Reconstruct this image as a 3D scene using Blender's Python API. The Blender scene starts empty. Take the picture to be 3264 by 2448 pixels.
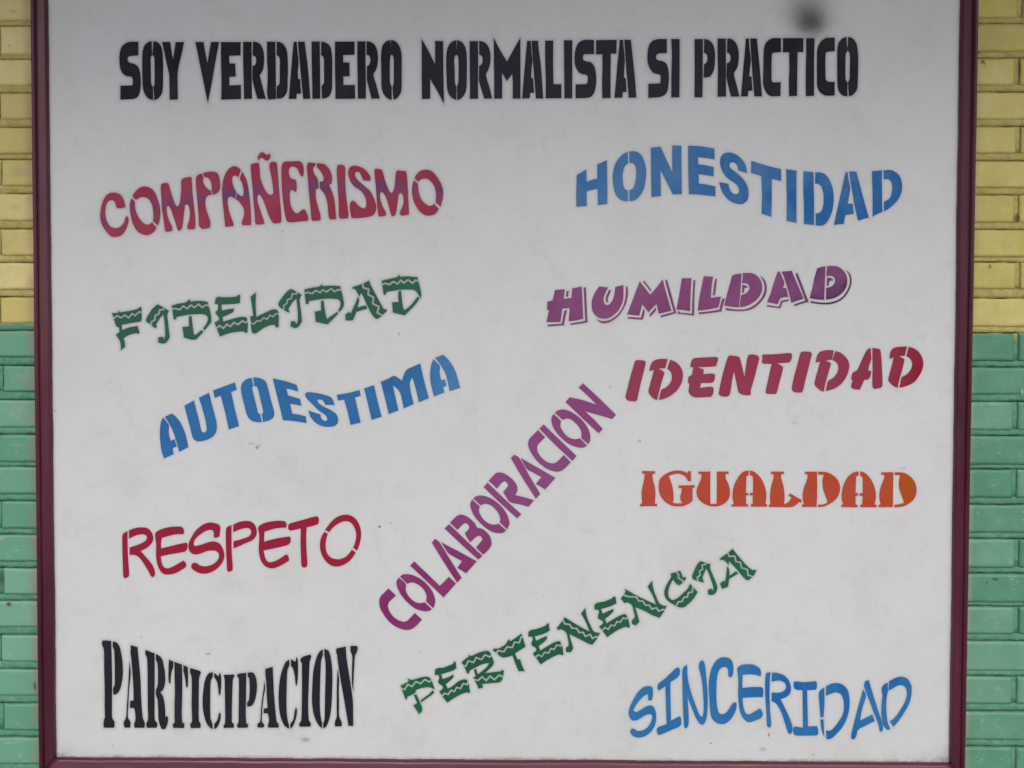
import bpy, math, random
import numpy as np
from mathutils import Vector, Matrix, noise
from mathutils.geometry import delaunay_2d_cdt

random.seed(7)
R = math.radians
scene = bpy.context.scene

# ------------------------------------------------------------------ camera
D = 2.03                                   # metres from the lens to the brick face
EYE = 1.60                                 # lens height above the ground
F = 2900.0                                 # focal length in photo pixels (3264 wide)
CAM = Matrix.Rotation(R(0.701), 3, 'Z') @ Matrix.Rotation(R(90 - 1.574), 3, 'X') @ Matrix.Rotation(R(0.163), 3, 'Z')
cam = bpy.data.cameras.new('camera')
cam.sensor_width = 36
cam.lens = F / 3264 * 36
cam.clip_start = 0.05
cam.clip_end = 2000
co = bpy.data.objects.new('camera', cam)
scene.collection.objects.link(co)
co.matrix_world = Matrix.Translation((0, -D, EYE)) @ CAM.to_4x4()
scene.camera = co
MN = np.array(CAM)

# ------------------------------------------------------------------ light
SUN_EL, SUN_AZ = 42.0, -20.0                # the wall faces -Y; sun is behind the viewer, veiled
world = bpy.data.worlds.new('World')
scene.world = world
world.use_nodes = True
wn = world.node_tree
bg = wn.nodes['Background']
sky = wn.nodes.new('ShaderNodeTexSky')
sky.sky_type = 'NISHITA'
sky.sun_disc = False
sky.sun_elevation = R(SUN_EL)
sky.sun_rotation = R(180 + SUN_AZ)
sky.air_density = 0.7
sky.dust_density = 2.5
sky.ozone_density = 0.6
wn.links.new(sky.outputs[0], bg.inputs[0])
bg.inputs[1].default_value = 0.142
sl = bpy.data.lights.new('sun', 'SUN')
sl.energy = 0.9
sl.angle = R(27)
sl.color = (0.99, 1.0, 0.94)
so = bpy.data.objects.new('sun', sl)
scene.collection.objects.link(so)
a = R(SUN_AZ)
sdir = Vector((math.sin(a) * math.cos(R(SUN_EL)), -math.cos(a) * math.cos(R(SUN_EL)), math.sin(R(SUN_EL))))
so.rotation_euler = sdir.to_track_quat('Z', 'Y').to_euler()
so.location = (0, -6, 5)
scene.view_settings.view_transform = 'Standard'
scene.view_settings.look = 'None'
scene.view_settings.exposure = 0.0
scene.view_settings.gamma = 1.0

# ------------------------------------------------------------------ helpers
def onwall(px, py, y=0.0):
    """point of the wall-parallel plane at depth y that a photo pixel shows (the survey of the wall)"""
    px = np.asarray(px, float); py = np.asarray(py, float)
    dx = (px - 1632) / F; dy = -(py - 1224) / F
    d0 = MN[0, 0] * dx + MN[0, 1] * dy - MN[0, 2]
    d1 = MN[1, 0] * dx + MN[1, 1] * dy - MN[1, 2]
    d2 = MN[2, 0] * dx + MN[2, 1] * dy - MN[2, 2]
    t = (y + D) / d1
    return d0 * t, EYE + d2 * t

def link(name, verts, faces, mat=None, parent=None, smooth=False):
    me = bpy.data.meshes.new(name)
    me.from_pydata([tuple(v) for v in verts], [], [tuple(f) for f in faces])
    if mat: me.materials.append(mat)
    if smooth:
        me.polygons.foreach_set('use_smooth', [True] * len(me.polygons))
    me.update()
    o = bpy.data.objects.new(name, me)
    scene.collection.objects.link(o)
    if parent: o.parent = parent
    return o

def empty(name, loc, label, cat):
    o = bpy.data.objects.new(name, None)
    scene.collection.objects.link(o)
    o.location = loc
    o['label'] = label; o['category'] = cat
    bpy.context.view_layer.update()
    return o

def setparent(o, p):
    o.parent = p
    o.matrix_parent_inverse = p.matrix_world.inverted()

# ------------------------------------------------------------------ materials
class NT:
    def __init__(s, name):
        s.m = bpy.data.materials.new(name); s.m.use_nodes = True
        s.t = s.m.node_tree; s.b = s.t.nodes['Principled BSDF']
        s.geo = s.t.nodes.new('ShaderNodeNewGeometry')
        s.pos = s.geo.outputs['Position']
    def n(s, kind, **kw):
        x = s.t.nodes.new(kind)
        for k, v in kw.items(): setattr(x, k, v)
        return x
    def l(s, a, b): s.t.links.new(a, b)
    def noise(s, scale, detail=3, rough=.55, vec=None, stretch=None):
        x = s.n('ShaderNodeTexNoise'); x.inputs['Scale'].default_value = scale
        x.inputs['Detail'].default_value = detail; x.inputs['Roughness'].default_value = rough
        v = vec or s.pos
        if stretch:
            m = s.n('ShaderNodeMapping'); m.inputs['Scale'].default_value = stretch
            s.l(v, m.inputs['Vector']); v = m.outputs[0]
        s.l(v, x.inputs['Vector']); return x.outputs['Fac']
    def ramp(s, fac, stops):
        x = s.n('ShaderNodeMapRange'); x.clamp = True
        x.interpolation_type = 'SMOOTHSTEP'
        x.inputs[1].default_value, x.inputs[2].default_value = stops[0], stops[1]
        x.inputs[3].default_value, x.inputs[4].default_value = stops[2], stops[3]
        s.l(fac, x.inputs[0]); return x.outputs[0]
    def mix(s, fac, a, b, mode='MIX'):
        x = s.n('ShaderNodeMix', data_type='RGBA', blend_type=mode)
        for sock, v in ((x.inputs[0], fac), (x.inputs[6], a), (x.inputs[7], b)):
            if hasattr(v, 'is_linked') or hasattr(v, 'links'): s.l(v, sock)
            elif isinstance(v, (tuple, list)): sock.default_value = (*v, 1)
            else: sock.default_value = v
        return x.outputs[2]
    def math(s, op, a, b=0.0):
        x = s.n('ShaderNodeMath', operation=op)
        for sock, v in ((x.inputs[0], a), (x.inputs[1], b)):
            if hasattr(v, 'links'): s.l(v, sock)
            else: sock.default_value = v
        return x.outputs[0]
    def bump(s, h, strength, dist):
        x = s.n('ShaderNodeBump'); x.inputs['Strength'].default_value = strength
        x.inputs['Distance'].default_value = dist
        s.l(h, x.inputs['Height']); s.l(x.outputs[0], s.b.inputs['Normal'])
    def color(s, c): s.l(c, s.b.inputs['Base Color'])
    def rough(s, r, spec=.5):
        if hasattr(r, 'links'): s.l(r, s.b.inputs['Roughness'])
        else: s.b.inputs['Roughness'].default_value = r
        s.b.inputs['Specular IOR Level'].default_value = spec

def attr(t, name):
    x = t.n('ShaderNodeAttribute'); x.attribute_name = name
    return x.outputs['Fac']

# board paint: off-white enamel, dusty, faint yellow and grey blotches
def mat_panel():
    t = NT('board_white_paint')
    base = t.mix(t.ramp(t.noise(3.2, 5, .6), (.4, .7, 0, 1)), (.728, .745, .747), (.698, .712, .708))
    base = t.mix(t.ramp(t.noise(7.5, 6, .65), (.52, .72, 0, .45)), base, (.665, .665, .62))
    base = t.mix(t.ramp(t.noise(26, 5, .7), (.52, .72, 0, .35)), base, (.60, .60, .57))
    low = t.n('ShaderNodeSeparateXYZ'); t.l(t.pos, low.inputs[0])
    dust = t.math('MULTIPLY', t.ramp(low.outputs[2], (.7, 2.0, 1, 0)), t.ramp(t.noise(5.5, 7, .72), (.48, .72, 0, .34)))
    base = t.mix(dust, base, (.56, .555, .50))
    base = t.mix(t.ramp(t.noise(95, 4, .7), (.45, .75, 0, .09)), base, (.5, .5, .48))
    # wiped streaks
    base = t.mix(t.ramp(t.noise(5, 4, .6, stretch=(5, 1, .8)), (.6, .8, 0, .25)), base, (.64, .64, .63))
    # sparse fly specks
    v = t.n('ShaderNodeTexVoronoi'); v.inputs['Scale'].default_value = 9.0; v.inputs['Randomness'].default_value = 1
    t.l(t.pos, v.inputs['Vector'])
    sp = t.math('MULTIPLY', t.ramp(v.outputs['Distance'], (.012, .03, 1, 0)),
                t.ramp(t.noise(6.3, 2), (.56, .6, 0, .5)))
    base = t.mix(sp, base, (.2, .19, .17))
    # mould in the lower corners and along the bottom rail, plus thin darker lines down both sides
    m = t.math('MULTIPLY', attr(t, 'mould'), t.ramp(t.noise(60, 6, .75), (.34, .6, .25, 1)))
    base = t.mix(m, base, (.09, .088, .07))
    t.color(base); t.rough(.42, .35)
    t.bump(t.noise(220, 3, .6), .12, .0006)
    return t.m

def mat_frame(name, st_):
    t = NT(name)
    n1 = t.noise(16, 5, .65, stretch=st_)
    base = t.mix(t.ramp(n1, (.35, .7, 0, 1)), (.120, .024, .044), (.074, .012, .026))
    base = t.mix(t.ramp(t.noise(150, 3, .6, stretch=tuple(q * (1 if q == 1 else .3) for q in st_)), (.6, .74, 0, .35)), base, (.22, .09, .12))  # pale streaks in the colour imitate thin glossy glints along the rail
    base = t.mix(t.ramp(t.noise(50, 5, .7), (.6, .8, 0, .35)), base, (.14, .05, .065))
    v = t.noise(130, 4, .8)
    base = t.mix(t.ramp(v, (.75, .79, 0, .6)), base, (.36, .27, .28))
    t.color(base)
    t.rough(t.ramp(t.noise(18, 4), (.3, .7, .16, .30)), .4)
    t.bump(t.noise(60, 4, .6, stretch=st_), .1, .0008)
    return t.m

def mat_brick():
    """one paint scheme on the whole wall: yellow above, green below, split at a joint height"""
    t = NT('painted_brick')
    sep = t.n('ShaderNodeSeparateXYZ'); t.l(t.pos, sep.inputs[0])
    x, z = sep.outputs[0], sep.outputs[2]
    oi = t.n('ShaderNodeObjectInfo')
    rnd = oi.outputs['Random']
    n = t.noise(14, 5, .65); n2 = t.noise(45, 5, .7)
    side = t.ramp(x, (-.3, .3, 0, 1))
    yel = t.mix(side, (.78, .655, .235), (.64, .555, .125))
    yel = t.mix(t.ramp(n, (.35, .7, 0, .6)), yel, (.80, .69, .30))
    yel = t.mix(t.ramp(t.noise(8, 5, .7), (.46, .68, 0, .55)), yel, (.56, .50, .17))
    grn = t.mix(side, (.16, .42, .27), (.11, .325, .205))
    grn = t.mix(t.ramp(n, (.35, .7, 0, .45)), grn, (.19, .44, .29))
    paint = t.mix(attr(t, 'green'), yel, grn)
    hs = t.n('ShaderNodeHueSaturation')
    t.l(paint, hs.inputs['Color'])
    t.l(t.ramp(rnd, (0, 1, .88, 1.1)), hs.inputs['Value'])
    t.l(t.ramp(rnd, (0, 1, 1.06, .9)), hs.inputs['Saturation'])
    paint = hs.outputs['Color']
    # rubbed and scuffed highlights
    paint = t.mix(t.ramp(n2, (.60, .76, 0, .4)), paint, (.66, .70, .54))
    # hairline scratches
    sc = t.noise(34, 2, .5, stretch=(1, 1, 4.5))
    paint = t.mix(t.math('MULTIPLY', t.ramp(t.math('ABSOLUTE', t.math('SUBTRACT', sc, .5)), (0, .006, 1, 0)),
                         t.ramp(t.noise(17, 2), (.54, .62, 0, .75))), paint, (.78, .81, .68))
    # chips down to the clay
    paint = t.mix(t.ramp(t.noise(75, 3, .6), (.755, .775, 0, .8)), paint, (.10, .055, .04))
    # maroon paint dragged onto the bricks left of the frame
    band = t.math('MULTIPLY', t.ramp(x, (-1.122, -1.100, 0, 1)), t.ramp(x, (-.9, -.8, 1, 0)))
    band = t.math('MULTIPLY', band, t.ramp(t.noise(9, 4, .6, stretch=(.3, 1, 1)), (.3, .65, .10, .48)))
    paint = t.mix(band, paint, (.40, .20, .17))
    band2 = t.math('MULTIPLY', t.ramp(x, (.995, 1.008, 1, 0)), t.ramp(x, (.8, .9, 0, 1)))  # greyish band tinted in along the frame's right edge
    band2 = t.math('MULTIPLY', band2, t.ramp(t.noise(7, 3), (.3, .7, .2, .6)))
    paint = t.mix(band2, paint, (.40, .41, .33))
    # grimy arrises
    paint = t.mix(t.math('MULTIPLY', attr(t, 'edge'), t.ramp(t.noise(38, 4, .7), (.36, .66, .0, .5))), paint, (.16, .16, .09))
    t.color(paint); t.rough(t.ramp(n2, (.3, .7, .3, .5)), .45)
    h = t.math('ADD', t.noise(70, 5, .65), t.math('MULTIPLY', t.noise(11, 3), 1.6))
    t.bump(h, .35, .0016)
    return t.m

def mat_mortar():
    t = NT('painted_mortar')
    n = t.noise(40, 6, .75); n2 = t.noise(130, 4, .7)
    sep = t.n('ShaderNodeSeparateXYZ'); t.l(t.pos, sep.inputs[0])
    yel = t.mix(t.ramp(n, (.35, .65, 0, 1)), (.50, .43, .13), (.63, .56, .22))
    grn = t.mix(t.ramp(n, (.35, .65, 0, 1)), (.10, .32, .20), (.155, .39, .26))
    c = t.mix(attr(t, 'green'), yel, grn)
    c = t.mix(t.ramp(t.noise(22, 5, .7), (.55, .72, 0, .5)), c, (.27, .28, .22))
    c = t.mix(t.ramp(n2, (.68, .75, 0, .8)), c, (.09, .075, .06))
    t.color(c); t.rough(.7, .3)
    t.bump(t.math('ADD', n, n2), .8, .004)
    return t.m

def mat_core():
    t = NT('bare_clay_and_dirt')
    t.color(t.mix(t.noise(30, 4), (.085, .06, .045), (.045, .035, .03))); t.rough(.9, .2)
    return t.m

def mat_plain(name, c1, c2, scale, r):
    t = NT(name); t.color(t.mix(t.ramp(t.noise(scale, 5, .6), (.35, .65, 0, 1)), c1, c2)); t.rough(r, .3)
    t.bump(t.noise(scale * 12, 4), .3, .004)
    return t.m

def mat_letter(name, ca, cb, cvar, band=False):
    """sprayed stencil paint; attribute tone drives a second sprayed colour, cvar is the thin/thick variation"""
    t = NT(name)
    f = attr(t, 'tone')
    if band:
        wob = t.math('MULTIPLY', t.math('SUBTRACT', t.noise(9, 3), .5), .3)
        f = t.ramp(t.math('ADD', t.math('ABSOLUTE', f), wob), (.55, 1.2, 1, 0))
    base = t.mix(f, ca, cb)
    base = t.mix(t.ramp(t.noise(11, 4, .6), (.4, .68, 0, .75)), base, cvar)
    base = t.mix(t.ramp(t.noise(24, 3, .6, stretch=(3, 1, .7)), (.5, .75, 0, .4)), base, cvar)
    # worn pinholes and light dust
    base = t.mix(t.ramp(t.noise(170, 4, .8), (.74, .8, 0, .2)), base, (.5, .5, .5))
    t.color(base); t.rough(.55, .09)
    return t.m

def mat_spray(name, c, grain=1.0):
    t = NT(name)
    t.color(t.mix(0.0, c, c)); t.rough(.6, .2)
    tr = t.n('ShaderNodeBsdfTransparent'); mx = t.n('ShaderNodeMixShader')
    g = t.ramp(t.noise(420, 3, .7), (.25, .75, 1 - .45 * grain, 1 + .35 * grain))
    al = t.math('MULTIPLY', attr(t, 'spray'), g)
    al = t.math('MINIMUM', al, 1.0)
    t.l(al, mx.inputs[0]); t.l(tr.outputs[0], mx.inputs[1]); t.l(t.b.outputs[0], mx.inputs[2])
    out = [n for n in t.t.nodes if n.type == 'OUTPUT_MATERIAL'][0]
    t.l(mx.outputs[0], out.inputs['Surface'])
    return t.m

# ------------------------------------------------------------------ setting
M_GROUND = mat_plain('concrete_paving', (.36, .35, .33), (.28, .275, .26), 1.3, .85)
g = link('ground', [(-300, -300, 0), (300, -300, 0), (300, 300, 0), (-300, 300, 0)], [(0, 1, 2, 3)], M_GROUND)
g['kind'] = 'structure'
# deep eave of the corridor roof, above and out of the picture: it is what shades the top of the board
M_EAVE = mat_plain('eave_plaster', (.62, .61, .58), (.56, .55, .52), 2.0, .8)
def boxmesh(x0, x1, y0, y1, z0, z1):
    v = [(x, y, z) for x in (x0, x1) for y in (y0, y1) for z in (z0, z1)]
    f = [(0, 1, 3, 2), (4, 6, 7, 5), (0, 4, 5, 1), (2, 3, 7, 6), (0, 2, 6, 4), (1, 5, 7, 3)]
    return v, f
EAVE_Y, EAVE_Z = -1.25, 3.06
o = link('roof_overhang', *boxmesh(-9, 9, EAVE_Y, .30, EAVE_Z, EAVE_Z + .14), M_EAVE)
o['kind'] = 'structure'

# ------------------------------------------------------------------ brick wall
M_BRICK, M_MORTAR, M_CORE = mat_brick(), mat_mortar(), mat_core()
wall = empty('brick_wall', (0, .05, 0), 'brick wall behind the board, painted yellow above and green below', 'wall')
core = link('wall_core', *boxmesh(-4.5, 4.5, .014, .26, 0, EAVE_Z), M_CORE)
setparent(core, wall)

def setattr_f(o, name, vals):
    at = o.data.attributes.new(name, 'FLOAT', 'POINT')
    at.data.foreach_set('value', np.asarray(vals, dtype=np.float32))

# (top, bottom) of every course as surveyed left and right of the board, in photo pixels
LEFT = [(-20, 67), (82, 174), (188, 273), (295, 381), (405, 491), (508, 593), (617, 704), (730, 815), (837, 923),
        (947, 1032), (1054, 1138), (1166, 1249), (1276, 1363), (1386, 1473), (1489, 1575), (1598, 1685), (1705, 1790),
        (1812, 1895), (1917, 2000), (2026, 2111), (2135, 2219), (2244, 2328), (2352, 2436)]
RIGHT = [(-30, 58), (74, 165), (184, 272), (292, 382), (402, 490), (512, 600), (621, 710), (732, 819), (836, 922),
         (951, 1042), (1062, 1151), (1171, 1259), (1281, 1372), (1390, 1481), (1497, 1587), (1610, 1699), (1719, 1810),
         (1830, 1921), (1935, 2022), (2045, 2141), (2158, 2245), (2270, 2360), (2383, 2468)]
for lst in (LEFT, RIGHT):                     # a few courses above and below the picture
    for k in range(2): lst.insert(0, (lst[0][0] - 109, lst[0][1] - 109))
    for k in range(3): lst.append((lst[-1][0] + 109, lst[-1][1] + 109))
PITCH = .2435                                 # brick length plus joint
# head joint positions (pixels) where the photo shows one; key = course number in the picture
LJ = {1: -8, 3: -10, 5: -4, 7: -6, 9: -8, 11: 1, 13: -11, 15: -4, 17: 4, 19: -6, 21: 3}
RJ = {0: 3254, 2: 3244, 4: 3247, 6: 3242, 8: 3246, 10: 3241, 12: 3238, 14: 3235, 16: 3243, 18: 3241, 20: 3235, 22: 3233}
HJ = .0100                                    # head joint width

def brick(x0, x1, zt0, zb0, zt1, zb1, seed, green):
    """slightly pillowed brick face with worn, wavering arrises; sides run back into the wall"""
    nx, nz = 12, 5
    rd = .0026
    off = random.uniform(-.0012, .0012)
    us = [0, .012, .04] + [.04 + .92 * i / nx for i in range(1, nx)] + [.96, .988, 1]
    vs = [0, .045, .12] + [.12 + .76 * i / nz for i in range(1, nz)] + [.88, .955, 1]
    V, E = [], []
    for j, v in enumerate(vs):
        for i, u in enumerate(us):
            zt = zt0 + (zt1 - zt0) * u; zb = zb0 + (zb1 - zb0) * u
            x = x0 + (x1 - x0) * u; z = zt + (zb - zt) * v
            e = min(min(u, 1 - u) * (x1 - x0), min(v, 1 - v) * (zt - zb))
            k = max(0.0, 1 - e / .005)
            n = noise.noise(Vector((x * 30, seed * 3.1, z * 30)))
            n2 = noise.noise(Vector((x * 110, seed * 3.1 + 9, z * 110)))
            sx = (1 if u < .5 else -1); sz = (-1 if v < .5 else 1)
            w = k * (.0013 * n + .0009 * n2)
            if min(u, 1 - u) < .02: x += sx * abs(w) * .8 + k * .0004 * sx
            if min(v, 1 - v) < .05: z += sz * w
            kc = max(0.0, 1 - e / rd)
            y = off + kc * kc * .0042 + .0007 * noise.noise(Vector((x * 9, seed, z * 9))) + .0012 * k * abs(n)
            V.append((x, y, z)); E.append(k * k * (1 if v < .5 else .55))
    W = len(us); H = len(vs)
    Fc = [(j * W + i, (j + 1) * W + i, (j + 1) * W + i + 1, j * W + i + 1) for j in range(H - 1) for i in range(W - 1)]
    ring = [i for i in range(W)] + [j * W + W - 1 for j in range(1, H)] + [(H - 1) * W + i for i in range(W - 2, -1, -1)] + [j * W for j in range(H - 2, 0, -1)]
    b = len(V)
    for r in ring:
        V.append((V[r][0], .02, V[r][2])); E.append(1)
    nr = len(ring)
    for q in range(nr):
        a_, b_ = ring[q], ring[(q + 1) % nr]
        Fc.append((a_, b_, b + (q + 1) % nr, b + q))
    o = link('brick', V, Fc, M_BRICK, smooth=True)
    setattr_f(o, 'edge', E)
    setattr_f(o, 'green', [green(p[0], p[2]) for p in V])
    setparent(o, wall)

def strip(xs, ztop, zbot, ydep, green, name='mortar_joint', vertical=False):
    """rough struck mortar joint filling between two runs"""
    V = []; n = len(xs)
    rows = 4
    for j in range(rows):
        v = j / (rows - 1)
        for i, x in enumerate(xs):
            z = ztop[i] + (zbot[i] - ztop[i]) * v
            h = noise.noise(Vector((x * 45, 5.3 + v, z * 45))) + .6 * noise.noise(Vector((x * 130, 1.3, z * 130)))
            y = ydep + .0016 * h + (.0012 if j in (0, rows - 1) else 0)
            zz = z + (.0012 * noise.noise(Vector((x * 60, 2, z * 20))) if j == rows - 1 else 0)
            V.append((x, y, zz))
    Fc = [(j * n + i, (j + 1) * n + i, (j + 1) * n + i + 1, j * n + i + 1) for j in range(rows - 1) for i in range(n - 1)]
    b = len(V)
    for i in range(n): V.append((V[(rows - 1) * n + i][0], .02, V[(rows - 1) * n + i][2]))
    for i in range(n - 1): Fc.append(((rows - 1) * n + i, b + i, b + i + 1, (rows - 1) * n + i + 1))
    if vertical:
        c = len(V)
        for j in range(rows):
            for i in (0, n - 1): V.append((V[j * n + i][0], .02, V[j * n + i][2]))
        for j in range(rows - 1):
            Fc.append((j * n, (j + 1) * n, c + 2 * (j + 1), c + 2 * j))
            Fc.append((j * n + n - 1, c + 2 * j + 1, c + 2 * j + 3, (j + 1) * n + n - 1))
    o = link(name, V, Fc, M_MORTAR, smooth=True)
    setattr_f(o, 'green', [green(p[0], p[2]) for p in V])
    setparent(o, wall)

NPRE = 2
rowsL = [[float(onwall(50, t)[1]), float(onwall(50, b)[1])] for t, b in LEFT]
rowsR = [[float(onwall(3190, t)[1]), float(onwall(3190, b)[1])] for t, b in RIGHT]
XL, XR = float(onwall(50, 1200)[0]), float(onwall(3190, 1200)[0])
def zline(zl, zr, x):
    u = min(1.0, max(0.0, (x - XL) / (XR - XL)))
    u = 0.0 if x < XL else 1.0 if x > XR else u
    return zl + (zr - zl) * u
SPLIT_L = float(onwall(50, 1033)[1]); SPLIT_R = float(onwall(3190, 1063)[1])
def greenf(x, z):
    s = SPLIT_L if x < 0 else SPLIT_R
    s += .0015 * noise.noise(Vector((x * 25, 0, 3)))
    return 1.0 if z < s - .0005 - .002 * noise.noise(Vector((x * 9, 4, 1))) else 0.0
BX0, BX1 = -1.62, 1.60
IN_L, IN_R = -1.062, .962                     # bricks run in behind the frame, the board hides the rest
nrow = len(rowsL)
bricks_behind = lambda k: k < 1 or k > nrow - 3   # courses clear of the board run right across
for k in range(nrow):
    c = k - NPRE
    (ztl, zbl), (ztr, zbr) = rowsL[k], rowsR[k]
    jl = float(onwall(LJ[c], 0)[0]) if c in LJ else None
    jr = float(onwall(RJ[c], 0)[0]) if c in RJ else None
    py = LEFT[k][0] + 40
    if c in LJ: jl = float(onwall(LJ[c], py)[0])
    elif c % 2 == 0: jl = float(onwall(-4, py)[0]) - PITCH / 2 + random.uniform(-.006, .006)
    else: jl = float(onwall(-4, py)[0])
    if c in RJ: jr = float(onwall(RJ[c], py)[0])
    elif c % 2: jr = float(onwall(3242, py)[0]) - PITCH / 2 + random.uniform(-.006, .006)
    else: jr = float(onwall(3242, py)[0])
    spans = []
    if bricks_behind(k):
        x = jl - PITCH * 3
        while x < BX1:
            spans.append((x + HJ / 2, x + PITCH - HJ / 2)); x += PITCH
    else:
        x = jl
        while x < IN_L:
            spans.append((x + HJ / 2, min(x + PITCH - HJ / 2, IN_L))); x += PITCH
        x = jl - PITCH
        while x > BX0 - PITCH:
            spans.append((x + HJ / 2, x + PITCH - HJ / 2)); x -= PITCH
        x = jr
        while x > IN_R:
            spans.append((max(x - PITCH + HJ / 2, IN_R), x - HJ / 2)); x -= PITCH
        x = jr
        while x < BX1:
            spans.append((x + HJ / 2, x + PITCH - HJ / 2)); x += PITCH
    for q, (xa, xb) in enumerate(spans):
        if xb - xa < .03: continue
        brick(xa, xb, zline(ztl, ztr, xa), zline(zbl, zbr, xa), zline(ztl, ztr, xb), zline(zbl, zbr, xb), k * 17 + q * 3.7, greenf)
    # head joints
    xs = sorted(spans)
    for (a0, a1), (b0, b1) in zip(xs, xs[1:]):
        if b0 - a1 < .03:
            xx = [a1 - .002 + (b0 - a1 + .0012) * i / 4 for i in range(5)]
            strip(xx, [zline(ztl, ztr, x) for x in xx], [zline(zbl, zbr, x) for x in xx], .0036, greenf, vertical=True)
    # bed joint below this course; its foot stops short of the next brick and leaves a dark slot
    if k + 1 < nrow:
        ntl, ntr = rowsL[k + 1][0], rowsR[k + 1][0]
        runs = [(BX0 - .1, BX1 + .1)] if bricks_behind(k) or bricks_behind(k + 1) else [(BX0 - .1, IN_L + .01), (IN_R - .01, BX1 + .1)]
        for xa, xb in runs:
            n = max(8, int((xb - xa) / .006))
            xx = [xa + (xb - xa) * i / n for i in range(n + 1)]
            lip = [.0017 + .0010 * noise.noise(Vector((x * 14, k, 0))) for x in xx]
            strip(xx, [zline(zbl, zbr, x) + .002 for x in xx],
                  [zline(ntl, ntr, x) + l_ for x, l_ in zip(xx, lip)], .0034, greenf)
    # paint that bridged from the mortar to the brick is left as is

# ------------------------------------------------------------------ notice board
PY = -.020                                    # painted face of the panel
board = empty('notice_board', (0, -.01, 0), 'white board in a maroon wooden frame lettered with coloured stencilled words', 'board')
M_PANEL = mat_panel()
M_UPRIGHT, M_RAIL = mat_frame('maroon_enamel_upright', (1, 1, .09)), mat_frame('maroon_enamel_rail', (.09, 1, 1))
def wp(px, py, y): 
    x, z = onwall(px, py, y); return float(x), float(z)
il_b = wp(181, 2412, PY); ir_b = wp(3024, 2429, PY)
il_t = (il_b[0] - .0000, 2.46); ir_t = (wp(3059, 0, PY)[0] - .0002, 2.46)
# panel: grid so the mould mask can follow the rails
nx, nz = 150, 130
V, A = [], []
for j in range(nz + 1):
    v = (j / nz) ** 1.6
    for i in range(nx + 1):
        u = i / nx
        u = .5 - .5 * math.cos(math.pi * u) if True else u
        xb = il_b[0] - .012 + (ir_b[0] - il_b[0] + .024) * u; zb = il_b[1] - .012 + (ir_b[1] - il_b[1]) * u
        xt = il_t[0] - .012 + (ir_t[0] - il_t[0] + .024) * u; zt = il_t[1] + .012
        x = xb + (xt - xb) * v; z = zb + (zt - zb) * v
        V.append((x, PY, z))
        h = z - (il_b[1] + (ir_b[1] - il_b[1]) * u)
        h = max(0, h); dl = x - il_b[0]; dr = ir_b[0] - x
        n = noise.noise(Vector((x * 13, 4, z * 9)))
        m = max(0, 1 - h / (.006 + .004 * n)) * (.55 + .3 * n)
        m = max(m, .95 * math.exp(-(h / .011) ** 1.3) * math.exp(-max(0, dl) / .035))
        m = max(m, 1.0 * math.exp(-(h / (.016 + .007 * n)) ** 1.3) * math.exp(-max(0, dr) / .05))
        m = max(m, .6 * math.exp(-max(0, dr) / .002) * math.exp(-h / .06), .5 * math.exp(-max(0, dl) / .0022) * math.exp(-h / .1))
        m = max(m, .28 * math.exp(-max(0, dl) / .0016), .28 * math.exp(-max(0, dr) / .0016))  # thin darker line down each side edge, full height
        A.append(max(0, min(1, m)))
W = nx + 1
Fc = [(j * W + i, j * W + i + 1, (j + 1) * W + i + 1, (j + 1) * W + i) for j in range(nz) for i in range(nx)]
nV = len(V)
cs = [0, nx, nz * W + nx, nz * W]
for c in cs: V.append((V[c][0], -.006, V[c][2])); A.append(0)
Fc += [(nV, nV + 3, nV + 2, nV + 1)]
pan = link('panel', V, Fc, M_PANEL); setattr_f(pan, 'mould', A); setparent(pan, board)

# moulded rails: cross-section from the inner lip (t=0) outward (t=1), y towards the viewer is negative
PROF = [(0, -.0205), (.0, -.0245), (.03, -.0285), (.10, -.0312), (.22, -.0330), (.36, -.0352), (.46, -.0372), (.52, -.0380), (.535, -.0392), (.55, -.0400), (.565, -.0392), (.58, -.0368),
        (.595, -.0350), (.61, -.0350), (.63, -.0390), (.69, -.0432), (.76, -.0458), (.84, -.0455), (.91, -.0430), (.965, -.0380), (1.0, -.0310), (1.0, .004)]
RW = .0415
outer = []
il, ir, tl, tr = Vector((il_b[0], il_b[1])), Vector((ir_b[0], ir_b[1])), Vector(il_t), Vector(ir_t)
ol = Vector((wp(124, 2448, -.038)[0], il.y - RW)); orr = Vector((wp(3076, 2448, -.038)[0] - .0, ir.y - RW))
otl = Vector((wp(96.5, 0, -.038)[0], tl.y + RW)); otr = Vector((wp(3121, 0, -.038)[0], tr.y + RW))
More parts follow.
